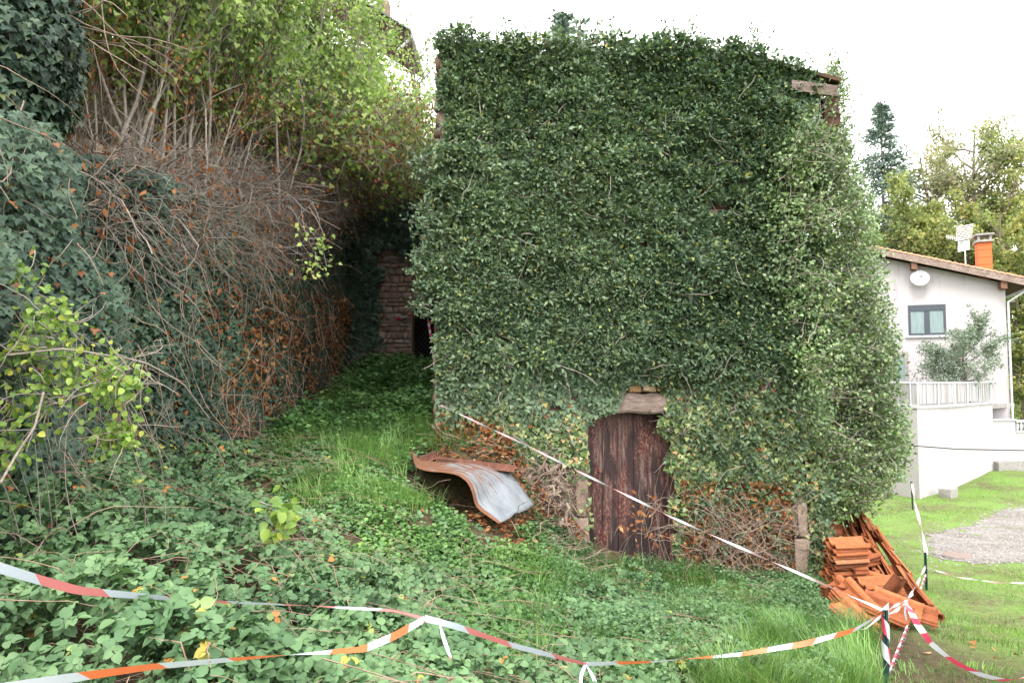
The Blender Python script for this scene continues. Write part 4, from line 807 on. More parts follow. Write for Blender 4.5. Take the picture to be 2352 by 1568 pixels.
# long bare canes over the left wall
r = np.random.default_rng(99)
for pts, lb in (([(20,815,3.8),(150,800,3.9),(330,830,4.3),(420,880,4.8),(480,960,5.2)], "long pale cane arching right over the lime green climber"),
                ([(165,388,5.2),(200,400,5.3),(240,425,5.4),(262,455,5.5)], "short bleached cane poking from the top of the ivy wall"),
                ([(0,1110,3.2),(40,1040,3.4),(80,980,3.5),(100,900,3.7)], "upright beige cane beneath the lime green climber")):
    pp = np.array([P(*q) for q in pts]); t = np.linspace(0, len(pp) - 1, 18); path = np.stack([np.interp(t, np.arange(len(pp)), pp[:, k]) for k in range(3)], -1)
    tag(tubes("bare_cane", path[None] , np.full((1, 18), .006), M['twig'], sides=5), lb, "cane", "bare canes on the left wall")

# ---------------- rusty sheet, bar and grate
def resample(pts, n):
    pts = np.array(pts); t = np.concatenate([[0], np.cumsum(np.linalg.norm(np.diff(pts, axis=0), axis=1))]); t /= t[-1]; s = np.linspace(0, 1, n)
    # smooth by catmull-rom style cubic through linear interpolation + blur
    o = np.stack([np.interp(s, t, pts[:, k]) for k in range(pts.shape[1])], -1); q = o.copy()
    for _ in range(2): q[1:-1] = (q[:-2] + 2 * q[1:-1] + q[2:]) / 4
    return q
A_ = resample([P(*q) for q in [(950,1058,7.55),(958,1075,7.4),(985,1082,7.3),(1020,1084,7.25),(1052,1090,7.2),(1074,1106,7.15),(1085,1130,7.12),(1090,1158,7.15),(1102,1172,7.15),(1146,1202,7.1)]], 46)
B_ = resample([P(*q) for q in [(945,1046,8.3),(965,1062,8.3),(1000,1063,8.3),(1080,1062,8.3),(1130,1070,8.3),(1165,1082,8.3),(1185,1100,8.2),(1200,1120,8.15),(1215,1142,8.1),(1228,1158,8.1)]], 46)
nb = 18; t = np.linspace(0, 1, nb); S = A_[:, None] * (1 - t)[None, :, None] + B_[:, None] * t[None, :, None]
S[..., 2] += .05 * np.sin(t * pi)[None] * np.linspace(1, 0, 46)[:, None]; dz = (fbm(S * [1, 1, 1], .3, 4) - .5) * .11 * np.sin(t * pi)[None]; S[..., 2] += dz; S[..., 1] += dz
V = S.reshape(-1, 3); q = (np.arange(45)[:, None] * nb + np.arange(nb - 1)[None]).ravel(); uv = np.stack(np.meshgrid(t, np.linspace(0, 1, 46)), -1)[..., ::-1].reshape(-1, 2)
so = link("metal_sheet", raw_mesh("metal_sheet", V, np.stack([q, q + nb, q + nb + 1, q + 1], -1), 4, smooth=True, uv=uv), M['sheet'])
m = so.modifiers.new("thick", 'SOLIDIFY'); m.thickness = .003; m.offset = -1; tag(so, "bent galvanised metal sheet streaked with rust lying over a hollow", "metal sheet")
def bar(name, a, b, wd, h, label, cat, mat='rust', teeth=0):
    a, b = Vector(a), Vector(b); d = (b - a).normalized(); s = d.cross(Vector((0, 0, 1))).normalized(); up = s.cross(d); bm = bmesh.new()
    prism(bm, [a, a + s * wd, a + s * wd + up * .006, a + s * .006 + up * .006, a + s * .006 + up * h, a + up * h], b - a)
    for i in range(teeth):
        c = a + (b - a) * ((i + .5) / teeth) + s * wd * .5 + up * .02; add_box(bm, c, (.012, wd * .8, .05))
    return tag(bm_obj(name, bm, M[mat]), label, cat)
bar("angle_iron", P(1000, 1062, 8.2), P(1182, 1082, 8.15), .07, .075, "rusty straight angle iron lying along the top of the metal sheet", "iron bar")
bar("rusty_grating", P(952, 1066, 7.9), P(1000, 1046, 8.4), .1, .06, "short rusty toothed grating at the left end of the metal sheet", "grating", teeth=9)
box("timber", P(1090, 1068, 8.25), (.9, .14, .07), M['brownwood'], None, Matrix.Rotation(.12, 3, 'Y')); tag(bpy.data.objects["timber"], "dark timber propped under the metal sheet beneath the angle iron", "timber")

# ---------------- barrier posts and tapes
def ribbon(name, pts, width, mat, label, twist=0, tw0=0, sag=0, rot=1.2, n=60, group="barrier tape strung round the ruin", parent=None, jitter=.45):
    p = np.array(pts, float); L = np.linalg.norm(np.diff(p, axis=0), axis=1); t = np.concatenate([[0], np.cumsum(L)]); s = np.linspace(0, t[-1], n)
    o = np.stack([np.interp(s, t, p[:, k]) for k in range(3)], -1)
    for _ in range(3): o[1:-1] = (o[:-2] + 2 * o[1:-1] + o[2:]) / 4
    o[:, 2] -= sag * np.sin(s / t[-1] * pi)
    d = norm(np.gradient(o, axis=0)); side = norm(np.cross(d, [0, 0, 1.])); up = np.cross(side, d)
    ang = tw0 + twist * 2 * pi * s / t[-1] + jitter * (vnoise(o, .4) - .5) * 2; wv = up * np.cos(ang)[:, None] + side * np.sin(ang)[:, None]
    W = width / 2; V = np.stack([o - wv * W, o + side * 0 , o + wv * W], 1).reshape(-1, 3); uv = np.stack([np.repeat(s, 3), np.tile([0, .5, 1], n)], -1) * [1, .05 / .05]
    i = np.arange(n - 1) * 3; T = np.concatenate([np.stack([i + k, i + k + 1, i + k + 4, i + k + 3], -1) for k in (0, 1)])
    ob = link(name, raw_mesh(name, V, T, 4, smooth=True, uv=uv), M[mat], parent)
    if not parent: tag(ob, label, "barrier tape", group)
    return ob
ribbon("barrier_tape", [P(*q) for q in [(-60,1285,2.1),(60,1322,2.25),(180,1356,2.4),(440,1378,2.75),(700,1390,3.1),(905,1401,3.4),(975,1420,3.5)]], .032, 'tape_pink', "pink and white tape crossing the brambles at lower left", .32, .15, n=90)
ribbon("barrier_tape", [P(*q) for q in [(-20,1585,1.75),(160,1556,1.85),(350,1530,2.05),(600,1508,2.35),(740,1498,2.6),(835,1490,2.8),(905,1460,3.1),(975,1421,3.5)]], .032, 'tape_orange', "orange and white tape along the bottom left edge", .5, .1, n=90)
ribbon("barrier_tape", [P(*q) for q in [(975,1419,3.5),(1040,1435,3.5),(1180,1482,3.6),(1345,1524,3.7)]], .034, 'tape_pink', "salmon and white tape at bottom centre sloping down to a knot", .1, .15)
ribbon("barrier_tape", [P(*q) for q in [(1345,1524,3.7),(1500,1519,3.9),(1700,1502,4.2),(1850,1477,4.5),(1960,1447,4.8),(2032,1405,5.0)]], .034, 'tape_orange', "orange and white tape sagging from bottom centre up to the post", .5, .5, n=80)
ribbon("barrier_tape", [P(*q) for q in [(1950,1450,5.1),(1990,1442,5.05),(2030,1408,5.0)]], .02, 'tape_white', "short white tape end tied at the front post", .3, .6)
ribbon("barrier_tape", [P(2032, 1402, 5.0), P(1550, 1186, 6.45), P(1200, 1015, 7.9), P(1012, 930, 8.62)], .022, 'tape_white', "long taut tape running from the front post up to the ruin's left corner", 4.5, .3, sag=.02, n=240)
ribbon("barrier_tape", [P(2040, 1412, 5.0), P(2060, 1400, 5.4), P(2085, 1382, 6.2)], .026, 'tape_white', "lower of two short tapes between front post and the knot", .8, .6)
ribbon("barrier_tape", [P(2036, 1404, 5.0), P(2060, 1388, 5.5), P(2084, 1378, 6.2)], .02, 'tape_white', "upper of two short tapes between front post and the knot", .8, .2)
ribbon("barrier_tape", [P(2083, 1382, 6.2), P(2105, 1345, 8), P(2126, 1300, 10)], .035, 'tape_white', "white tape rising from the knot to the middle green post", 1.5, .2)
ribbon("barrier_tape", [P(*q) for q in [(2083,1384,6.2),(2105,1430,5.6),(2140,1478,5.2),(2190,1518,5.0),(2250,1548,4.9),(2310,1562,4.9),(2352,1556,4.9),(2440,1530,4.9)]], .05, 'tape_red', "red and white tape curving across the lawn at bottom right", .7, .5, n=90)
ribbon("barrier_tape", [P(2128, 1275, 10), P(2120, 1225, 12), P(2103, 1160, 15), P(2095, 1110, 18)], .055, 'tape_white', "white tape running from middle post toward the terrace wall", 1.2, .9)
ribbon("barrier_tape", [P(2127, 1302, 10), P(2200, 1325, 9.6), P(2290, 1337, 9.2), P(2380, 1339, 8.9), P(2500, 1335, 8.6)], .022, 'tape_white', "thin white tape sagging over the grass to the right edge", 3, .2)
ribbon("barrier_tape", [P(2046, 1540, 5.0), P(2085, 1440, 6.9), P(2128, 1318, 10)], .034, 'tape_red', "tightly twisted red and white tape slanting between the two posts", 22, 0, n=300)
ribbon("barrier_tape", [P(1003, 872, 11.5), P(992, 790, 12.5), P(980, 712, 14.2)], .045, 'tape_red', "red and white tape hanging at the alley beside the ruin's corner", 1, .5)
ribbon("barrier_tape", [P(980, 712, 14.2), P(962, 718, 14.5), P(905, 733, 14.85)], .045, 'tape_red', "short red and white tape across the dark rear doorway", .5, .3)
for a, lb in (([P(1010, 1432, 3.5), P(1020, 1468, 3.4), P(1036, 1512, 3.3)], "loose pink tape end dangling below the bramble knot"),
              ([P(1345, 1526, 3.7), P(1334, 1550, 3.6), P(1336, 1590, 3.5)], "left one of two white tape ends under the bottom knot"),
              ([P(1347, 1526, 3.7), P(1360, 1548, 3.6), P(1378, 1590, 3.5)], "right one of two striped tape ends under the bottom knot"),
              ([P(2084, 1384, 6.2), P(2078, 1400, 6.18), P(2082, 1425, 6.15)], "loose tape end hanging from the knot before the tiles")):
    ribbon("tape_end", a, .018, 'tape_pink', lb, .3, .8, n=14, group="loose tape ends")
def post(u, v0, v1, Y, label, wrap=0):
    a, b = P(u, v0, Y), P(u + 3, v1, Y); root = empty("fence_post", b, label, "post", "green posts holding the tape")
    bm = bmesh.new(); d = .02; x, y = b[0], b[1]
    prism(bm, [(x - d, y - .003, b[2] - .25), (x + d, y - .003, b[2] - .25), (x + d, y + .003, b[2] - .25), (x - d, y + .003, b[2] - .25)], tuple(a - b + np.array([0, 0, .25])))
    prism(bm, [(x - .003, y - d, b[2] - .25), (x + .003, y - d, b[2] - .25), (x + .003, y - .0031, b[2] - .25), (x - .003, y - .0031, b[2] - .25)], tuple(a - b + np.array([0, 0, .25])))
    bm_obj("post_shaft", bm, M['post'], root)
    if wrap:
        n = 150; s = np.linspace(0, 1, n); c = a[None] * (1 - s[:, None]) + (a + (b - a) * wrap)[None] * s[:, None]; th = s * 2 * pi * 2.2; rad = .021 + .006 * vnoise(xyz(th, th * 0), .7)
        rr_ = np.stack([np.cos(th) * rad * 1.1, np.sin(th) * rad, 0 * th], -1); hw = np.array([0, 0, .055])
        V = np.stack([c + rr_ - hw, c + rr_ + hw], 1).reshape(-1, 3); L = np.linalg.norm(b - a) * wrap; uv = np.stack([np.repeat(s * 1.05, 2), np.tile([0, 1.], n)], -1); i = np.arange(n - 1) * 2
        link("tape_wrapping", raw_mesh("tape_wrapping", V, np.stack([i, i + 1, i + 3, i + 2], -1), 4, smooth=True, uv=uv), M['tape_red'], root)
    return root
post(2033, 1400, 1575, 5.0, "front green post wrapped in red and white tape at lower right", .72)
post(2125, 1268, 1348, 10.0, "middle green post standing just behind the tile heap")
post(2093, 1105, 1148, 18.0, "far slim post in front of the white terrace wall")

# ---------------- roof tiles
def tile_mesh():
    prof = [(-.125, 0), (-.12, .022), (-.1, .045), (-.075, .052), (-.05, .045), (-.032, .02), (-.02, .006), (.03, .0), (.06, .004), (.075, .02), (.085, .022), (.1, .02), (.108, .003), (.125, .0)]
    bm = bmesh.new(); rings = []
    for y in (-.21, -.19, 0, .185, .21):
        rings.append(([bm.verts.new((x, y, z + (.008 if abs(y) > .2 else 0))) for x, z in prof], [bm.verts.new((x, y, z - .014)) for x, z in prof]))
    for (a, a2), (b, b2) in zip(rings[:-1], rings[1:]):
        for j in range(len(prof) - 1): bm.faces.new([a[j], a[j+1], b[j+1], b[j]]); bm.faces.new([a2[j+1], a2[j], b2[j], b2[j+1]])
        bm.faces.new([a[0], b[0], b2[0], a2[0]]); bm.faces.new([a[-1], a2[-1], b2[-1], b[-1]])
    for (a, a2), s in ((rings[0], 1), (rings[-1], -1)):
        for j in range(len(prof) - 1): bm.faces.new([a[j], a2[j], a2[j+1], a[j+1]][::s])
    me = bpy.data.meshes.new("clay_tile"); bm.normal_update(); bm.to_mesh(me); bm.free(); me.materials.append(M['tile']); return me
TM = tile_mesh(); r = np.random.default_rng(301)
TG = "clay roof tiles heaped beside the ruin"
def tile(loc, ydir, updir, label, sc=1.0):
    y = Vector(ydir).normalized(); z = Vector(updir); x = y.cross(z).normalized(); z = x.cross(y)
    o = bpy.data.objects.new("clay_tile", TM); COL.objects.link(o); o.matrix_world = Matrix.Translation(Vector(loc)) @ Matrix((x, y, z)).transposed().to_4x4() @ Matrix.Scale(sc, 4)
    return tag(o, label, "clay tile", TG)
ORD = ['first', 'second', 'third', 'fourth', 'fifth', 'sixth', 'seventh', 'eighth', 'ninth', 'tenth', 'eleventh', 'twelfth', 'thirteenth', 'fourteenth', 'fifteenth']
def grd(x, y): return bz(x, y)
# leaning rows running from the back of the heap down to the front
for row in range(7):
    for k in range(11):
        t_ = (k + .3 * r.random()) / 10.4; a = P(1975 - row * 6, 1172 + row * 13, 9.5 - row * .06); b = P(2128 - row * 21, 1394 - row * 1, 7.75 + row * .05)
        c = a * (1 - t_) + b * t_ + np.array([-.03 * row + r.normal() * .02, r.normal() * .03, r.normal() * .018 - .03 * row])
        d = b - a + r.normal(size=3) * .12; tile(c, d, (.75 + r.normal() * .12, .1, .45 + r.normal() * .15), f"clay tile {ORD[10 - k]} from the lower end in the {ORD[row]} slanting row from the lawn", 1.05)
# base filling under rows
for k in range(60):
    t_ = r.random(); x = 4.0 + r.random() * .6; y = 7.95 + r.random() * 1.5; z = grd(x, y) + .06 + r.random() * (.15 + .75 * (y - 7.95) / 1.5) * (1.1 - (x - 4.0))
    tile((x, y, z), r.normal(size=3) * [1, 1, .2], r.normal(size=3) * .4 + [0, 0, 1], "broken clay tile jumbled low in the middle of the heap")
def tstack(u, v, Y, nn, yaw, label, tilt=0.0, step=.03):
    c = P(u, v, Y)
    for k in range(nn):
        a = yaw + r.normal() * .05; tile((c[0] + r.normal() * .012 + tilt * k * step, c[1] + r.normal() * .012, c[2] + k * step), (cos(a), sin(a), 0.04 + r.normal() * .02), (r.normal() * .03 - tilt, r.normal() * .03 - .12, 1), label.replace('clay tile', 'clay tile ' + ORD[nn - 1 - k] + ' from the top', 1))
tstack(1930, 1402, 7.9, 6, .1, "flat clay tile in the left stack's lower half, against the ivy", .1, .044)
tstack(1940, 1368, 8.25, 15, .05, "flat clay tile in the tallest neat stack beside the ivy", .05, .044)
tstack(2015, 1392, 7.75, 7, .12, "flat clay tile in the small middle stack behind the tape", .15, .042)
tstack(1978, 1292, 8.5, 3, .5, "clay tile in the tilted stack just above the middle one", .3, .045)
for (u, v, Y, yd, ud, lb) in [(1968, 1380, 7.35, (.35, -.8, -.55), (-.4, -.3, .8), "long rounded clay tile lying aslant at the heap's front left"),
    (1945, 1375, 7.45, (.3, -.8, -.5), (-.5, -.3, .8), "dark edged clay tile beside the long rounded one at front left"),
    (1964, 1418, 7.1, (.3, -.9, -.35), (0, -.4, .9), "lone clay tile lowest at the front of the heap in the grass"),
    (1920, 1385, 7.6, (.2, .3, -.9), (-.2, -1, .1), "small broken clay piece by the stems at the heap's left foot"),
    (2035, 1398, 7.2, (.75, -.6, -.25), (-.1, -.5, .85), "flat broken clay tile under the knot of tape"),
    (2060, 1388, 7.3, (.8, -.5, -.25), (.1, -.5, .85), "pale brown clay tile just right of the tape knot"),
    (2095, 1402, 7.3, (.85, -.45, -.2), (.1, -.4, .9), "clay tile pointing out furthest right onto the lawn"),
    (2040, 1362, 7.6, (.5, -.2, .8), (.5, -.8, -.1), "clay tile standing on its corner in the heap's centre"),
    (2010, 1415, 7.3, (.6, -.7, -.3), (-.1, -.4, .9), "clay tile with its end hidden behind the front post tape")]:
    c = P(u, v, Y); tile(c, yd, ud, lb, 1.1)

# ---------------- yard things
mh = empty("manhole_cover", P(2200, 1281, 13), "round rusty brown manhole cover set in the grass", "manhole cover"); c = np.array(P(2200, 1281, 13)); c[2] = bz(c[0], c[1]) + .02
bm = bmesh.new(); add_cyl(bm, c, c + np.array([0, 0, .02]), .25, n=32); bm_obj("lid", bm, M['manhole'], mh)
bm = bmesh.new(); add_cyl(bm, c - np.array([0, 0, .05]), c + np.array([0, 0, .012]), .27, n=32); bm_obj("rim", bm, M['concrete'], mh)
cb = np.array([P(*q) for q in [(1990, 1015, 12), (2080, 1022, 12.3), (2200, 1031, 12.5), (2352, 1034, 12.8), (2480, 1030, 13)]])
path = np.stack([np.interp(np.linspace(0, 4, 40), range(5), cb[:, k]) for k in range(3)], -1); tag(tubes("cable", path[None], np.full((1, 40), .011), M['cable'], sides=6), "black cable hanging across in front of the white terrace wall", "cable")

# terrace wall and railing
TZ = P(0, 938, 21.5)[2]
tw_ = empty("terrace_wall", P(2105, 1143, 21.5), "white rendered terrace wall with dark stains and a railing on top", "terrace")
pl = [P(1960, 900, 24.5)[:2], P(2105, 900, 21.5)[:2], P(2190, 900, 23.0)[:2], P(2278, 900, 26)[:2]]
def strip(off, z0, z1, back):
    o = []
    for i in range(4):
        ds = []
        if i > 0: e = Vector(pl[i]) - Vector(pl[i-1]); ds.append(Vector((e.y, -e.x)).normalized())
        if i < 3: e = Vector(pl[i+1]) - Vector(pl[i]); ds.append(Vector((e.y, -e.x)).normalized())
        n_ = sum(ds, Vector((0, 0))).normalized(); o.append((Vector(pl[i]) + n_ * off, Vector(pl[i]) + n_ * (off - back)))
    pts = [(p.x, p.y, z0) for p, q in o] + [(q.x, q.y, z0) for p, q in o[::-1]]
    bm = bmesh.new(); prism(bm, pts, (0, 0, z1 - z0)); return bm
bm = strip(0, -5, TZ, .25)
bm_obj("wall", bm, M['render'], tw_)
bm = strip(.06, TZ + .002, TZ + .06, .38)
bm_obj("coping", bm, M['white'], tw_)
rl = empty("railing_root", (0, 0, 0), "x", "x"); bpy.data.objects.remove(rl)
bm = bmesh.new(); bp = bmesh.new()
for i in range(3):
    a, b = Vector(pl[i]), Vector(pl[i + 1]); L = (b - a).length; k = int(L / .13); d = (b - a) / L
    n_ = Vector((d.y, -d.x))
    for j in range(k):
        c0 = a + d * (j * L / k + .008); c1 = a + d * ((j + 1) * L / k - .008); o = .012 * (j % 2)
        prism(bp, [(c0.x + n_.x * o, c0.y + n_.y * o, TZ + .14), (c1.x + n_.x * o, c1.y + n_.y * o, TZ + .14), (c1.x + n_.x * o, c1.y + n_.y * o, TZ + .77), (c0.x + n_.x * o, c0.y + n_.y * o, TZ + .77)], (-n_.x * .02, -n_.y * .02, 0))
    add_cyl(bm, (a.x, a.y, TZ + .8), (b.x, b.y, TZ + .8), .028, n=8)
    for j in range(int(L / 1.4) + 1):
        c = a + d * min(j * 1.4 + .02, L - .02); add_cyl(bm, (c.x + n_.x * .03, c.y + n_.y * .03, TZ + .05), (c.x + n_.x * .03, c.y + n_.y * .03, TZ + .8), .022, n=6)
ra = bm_obj("railing", bm, M['white'], tw_); bm_obj("panel", bp, M['peel'], tw_)
# terrace floor
bm = bmesh.new(); fl = [(pl[0][0], pl[0][1]), (pl[1][0], pl[1][1]), (pl[2][0], pl[2][1]), (pl[3][0], pl[3][1]), (P(2330, 900, 27.4)[0], 27.4), (P(1960, 900, 28.2)[0], 28.2)]
prism(bm, [(a, b + .03, TZ - .2) for a, b in fl], (0, 0, .15)); bm_obj("floor", bm, M['concrete'], tw_)
lw = empty("boundary_wall", P(2320, 1060, 26.2), "low white garden wall with balusters beside the terrace", "wall")
a, b = P(2279, 966, 26.2), P(2460, 966, 27.5); zb = P(0, 1056, 26.2)[2]
bm = bmesh.new(); prism(bm, [(a[0], a[1], -5), (b[0], b[1], -5), (b[0], b[1], a[2] - .45), (a[0] + .95, a[1] + .1, a[2] - .45), (a[0] + .95, a[1] + .1, a[2]), (a[0], a[1], a[2])], (0, .25, 0)); bm_obj("wall", bm, M['render'], lw)
bm = bmesh.new(); prism(bm, [(a[0] - .03, a[1] - .04, a[2] + .003), (a[0] + 1.0, a[1] + .06, a[2] + .003), (a[0] + 1.0, a[1] + .06, a[2] + .06), (a[0] - .03, a[1] - .04, a[2] + .06)], (0, .35, 0))
bx0 = a[0] + .97
for z0, z1 in ((a[2] - .448, a[2] - .4), (a[2] - .06, a[2] + .0)): prism(bm, [(bx0, a[1] + .06, z0), (b[0], b[1] - .04, z0), (b[0], b[1] - .04, z1), (bx0, a[1] + .06, z1)], (0, .3, 0))
bm_obj("coping", bm, M['white'], lw)
for k in range(11):
    bm = bmesh.new(); x = bx0 + .12 + k * .17; y = a[1] + .2 + k * .03; add_cyl(bm, (x, y, a[2] - .4), (x, y, a[2] - .22), .03, .055, 8); add_cyl(bm, (x, y, a[2] - .22), (x, y, a[2] - .06), .055, .03, 8); bm_obj("baluster", bm, M['white'], lw)
bm = bmesh.new(); prism(bm, [(a[0] - .2, a[1] - .55, -5), (b[0], b[1] - .5, -5), (b[0], b[1] - .5, zb - .02), (a[0] - .2, a[1] - .55, zb - .02)], (0, .5, 0)); bm_obj("plinth", bm, M['concrete'], lw)
blk = P(2147, 1130, 22.3); bm = bmesh.new(); add_box(bm, (blk[0], 21.6, bz(blk[0], 21.6) + .12), (.42, .35, .3), Matrix.Rotation(.5, 3, 'Z'), .02); tag(bm_obj("concrete_block", bm, M['concrete'], None, .02), "grey block lying at the foot of the terrace wall", "block")

# white house (gable turned a little toward the left)
hs = empty("white_house", P(2200, 960, 27.5), "white rendered house with sloping terracotta roof and orange chimney", "house")
ga, gb = P(1930, 900, 29.3), P(2318, 900, 26.9); gd = Vector((gb[0] - ga[0], gb[1] - ga[1], 0)); GL = gd.length; gd.normalize(); gn = Vector((gd.y, -gd.x, 0))    # toward viewer
def gp(t, z, o=0): q = Vector((ga[0], ga[1], 0)) + gd * t + gn * o; return (q.x, q.y, z)
def gt(u):  # param on gable plane for a pixel column
    d = Vector(((u - CX) / F, 1, 0)); a0 = Vector((ga[0], ga[1], 0)); den = d.x * gd.y - d.y * gd.x; s = (a0.x * gd.y - a0.y * gd.x) / den; q = d * s; return (q - a0).dot(gd), q.y
def gpz(u, v): t, Y = gt(u); return t, (870 - v) / F * Y
t1, z1 = gpz(2311, 650); t0, z0 = gpz(2040, 592); sl = (z1 - z0) / (t1 - t0); zl = z0 + sl * (0 - t0)
bm = bmesh.new(); prism(bm, [gp(0, -4.5), gp(GL, -4.5), gp(GL, z1), gp(0, zl)], tuple(-gn * 8)); bm_obj("wall", bm, M['render'], hs)
def roofz(t): return z0 + sl * (t - t0)
tr_, zr_ = gpz(2350, 640); te = GL + .75
bm = bmesh.new(); prism(bm, [gp(-.5, roofz(-.5) + .08, .55), gp(te, roofz(te) + .08, .55), gp(te, roofz(te) + .2, .55), gp(-.5, roofz(-.5) + .2, .55)], tuple(-gn * 9)); rf = bm_obj("roof", bm, M['brownwood'], hs)
bm = bmesh.new(); prism(bm, [gp(-.5, roofz(-.5) + .0, .6), gp(te, roofz(te) + .0, .6), gp(te, roofz(te) + .26, .6), gp(-.5, roofz(-.5) + .26, .6)], tuple(-gn * .045)); bm_obj("barge_board", bm, M['oldwood'], hs)
bm = bmesh.new(); k = 34
for j in range(k):
    ta = -.5 + (te + .55) * j / k; tb = -.5 + (te + .55) * (j + 1.12) / k
    for c_ in range(14):
        o = .62 - c_ * .3; zA = roofz(ta) + .3; zB = roofz(tb) + .26
        pts = []
        for e in range(5):
            an = pi * e / 4; pts.append((o - .1 + .1 * cos(an), .07 * sin(an)))
        A = [bm.verts.new(gp(ta, zA + h_, o_)) for o_, h_ in pts]; B = [bm.verts.new(gp(tb, zB + h_, o_)) for o_, h_ in pts]
        for e in range(4): bm.faces.new([A[e], A[e + 1], B[e + 1], B[e]])
        bm.faces.new(A[::-1]); bm.faces.new(B)
bm_obj("roof_tiles", bm, M['rooftile'], hs)
bm = bmesh.new(); tv, zv = gpz(2103, 660)
for (u_, v_) in ((2103, 0), (2306, 0)):
    tt_, _ = gt(u_); prism(bm, [gp(tt_ - .1, roofz(tt_) - .26, .0), gp(tt_ + .1, roofz(tt_) - .29, .0), gp(tt_ + .1, roofz(tt_) - .0, .0), gp(tt_ - .1, roofz(tt_) + .03, .0)], tuple(gn * .5))
bm_obj("purlin", bm, M['rafter'], hs)
# chimney
cht, chz = gpz(2272, 620); chx = [gt(2256)[0], gt(2289)[0]]; zt_ = gpz(2272, 553)[1]; bm = bmesh.new()
cw = chx[1] - chx[0]
for k in range(5): 
    za = roofz(cht) + .02 + (zt_ - roofz(cht) - .02) * k / 5; zb_ = roofz(cht) + .02 + (zt_ - roofz(cht) - .02) * (k + 1) / 5 - .012
    prism(bm, [gp(chx[0], za, -.05), gp(chx[1], za, -.05), gp(chx[1], zb_, -.05), gp(chx[0], zb_, -.05)], tuple(-gn * .55))
ch = bm_obj("chimney", bm, M['brick'], hs)
bm = bmesh.new(); prism(bm, [gp(chx[0] - .06, zt_, .06), gp(chx[1] + .06, zt_, .06), gp(chx[1] + .06, zt_ + .08, .06), gp(chx[0] - .06, zt_ + .08, .06)], tuple(-gn * .72))
for x_ in (chx[0], chx[1] - .08):
    for o_ in (0.0, -.5): prism(bm, [gp(x_, zt_ + .08, o_), gp(x_ + .08, zt_ + .08, o_), gp(x_ + .08, zt_ + .27, o_), gp(x_, zt_ + .27, o_)], tuple(-gn * .08))
prism(bm, [gp(chx[0] - .08, zt_ + .27, .08), gp(chx[1] + .08, zt_ + .27, .08), gp(chx[1] + .08, zt_ + .34, .08), gp(chx[0] - .08, zt_ + .34, .08)], tuple(-gn * .76)); bm_obj("chimney_cap", bm, M['concrete'], ch)
# window
ta, za = gpz(2089, 771); tb, zb_ = gpz(2176, 698)
win = bmesh.new()
def frame(bm, a, b, c, d, w_, o, dep):
    for (p, q, r_, s_) in ((a, b, c, c + w_), (a, b, d - w_, d), (a, a + w_, c + w_, d - w_), (b - w_, b, c + w_, d - w_)): prism(bm, [gp(p, r_, o), gp(q, r_, o), gp(q, s_, o), gp(p, s_, o)], tuple(-gn * dep))
frame(win, ta, tb, za, zb_, .09, .03, .08); tm = (ta + tb) / 2; prism(win, [gp(tm - .1, za + .09, .03), gp(tm + .1, za + .09, .03), gp(tm + .1, zb_ - .09, .03), gp(tm - .1, zb_ - .09, .03)], tuple(-gn * .08))
wo = bm_obj("window", win, M['frame'], hs)
bm = bmesh.new(); prism(bm, [gp(ta + .09, zb_ - .24, .05), gp(tb - .09, zb_ - .24, .05), gp(tb - .09, zb_ - .092, .05), gp(ta + .09, zb_ - .092, .05)], tuple(-gn * .045)); bm_obj("shutter_box", bm, M['frame'], wo)
for (p, q) in ((ta + .09, tm - .1), (tm + .1, tb - .09)):
    bm = bmesh.new(); prism(bm, [gp(p, za + .09, .012), gp(q, za + .09, .012), gp(q, zb_ - .09, .012), gp(p, zb_ - .09, .012)], tuple(-gn * .008)); bm_obj("pane", bm, M['curtain'], wo)
bm = bmesh.new(); prism(bm, [gp(ta - .12, za - .09, .1), gp(tb + .1, za - .09, .1), gp(tb + .1, za - .003, .1), gp(ta - .12, za - .003, .1)], tuple(-gn * .1)); bm_obj("sill", bm, M['white'], wo)
# downpipe and gutter
bm = bmesh.new(); e = te - .02; add_cyl(bm, gp(e + .05, roofz(e) + .05, .5), gp(e + .05, roofz(e) + .05, -8), .06, n=8); add_cyl(bm, gp(e, roofz(e), .42), gp(GL + .06, roofz(GL) - .75, .08), .04, n=8); add_cyl(bm, gp(GL + .06, roofz(GL) - .75, .08), gp(GL + .06, -1.7, .08), .04, n=8); bm_obj("downpipe", bm, M['white'], hs)
# lower left opening with lintel
ta2, za2 = gpz(2040, 880); tb2, zb2 = gpz(2086, 808); bm = bmesh.new(); frame(bm, ta2 - .4, tb2, za2, zb2, .14, .06, .08); bm_obj("window", bm, M['olive'] if False else M['concrete'], hs)
bm = bmesh.new(); prism(bm, [gp(ta2 - .3, za2 + .1, .02), gp(tb2 - .12, za2 + .1, .02), gp(tb2 - .12, zb2 - .12, .02), gp(ta2 - .3, zb2 - .12, .02)], tuple(-gn * .01)); bm_obj("pane", bm, M['glass'], bpy.data.objects['window.001'])
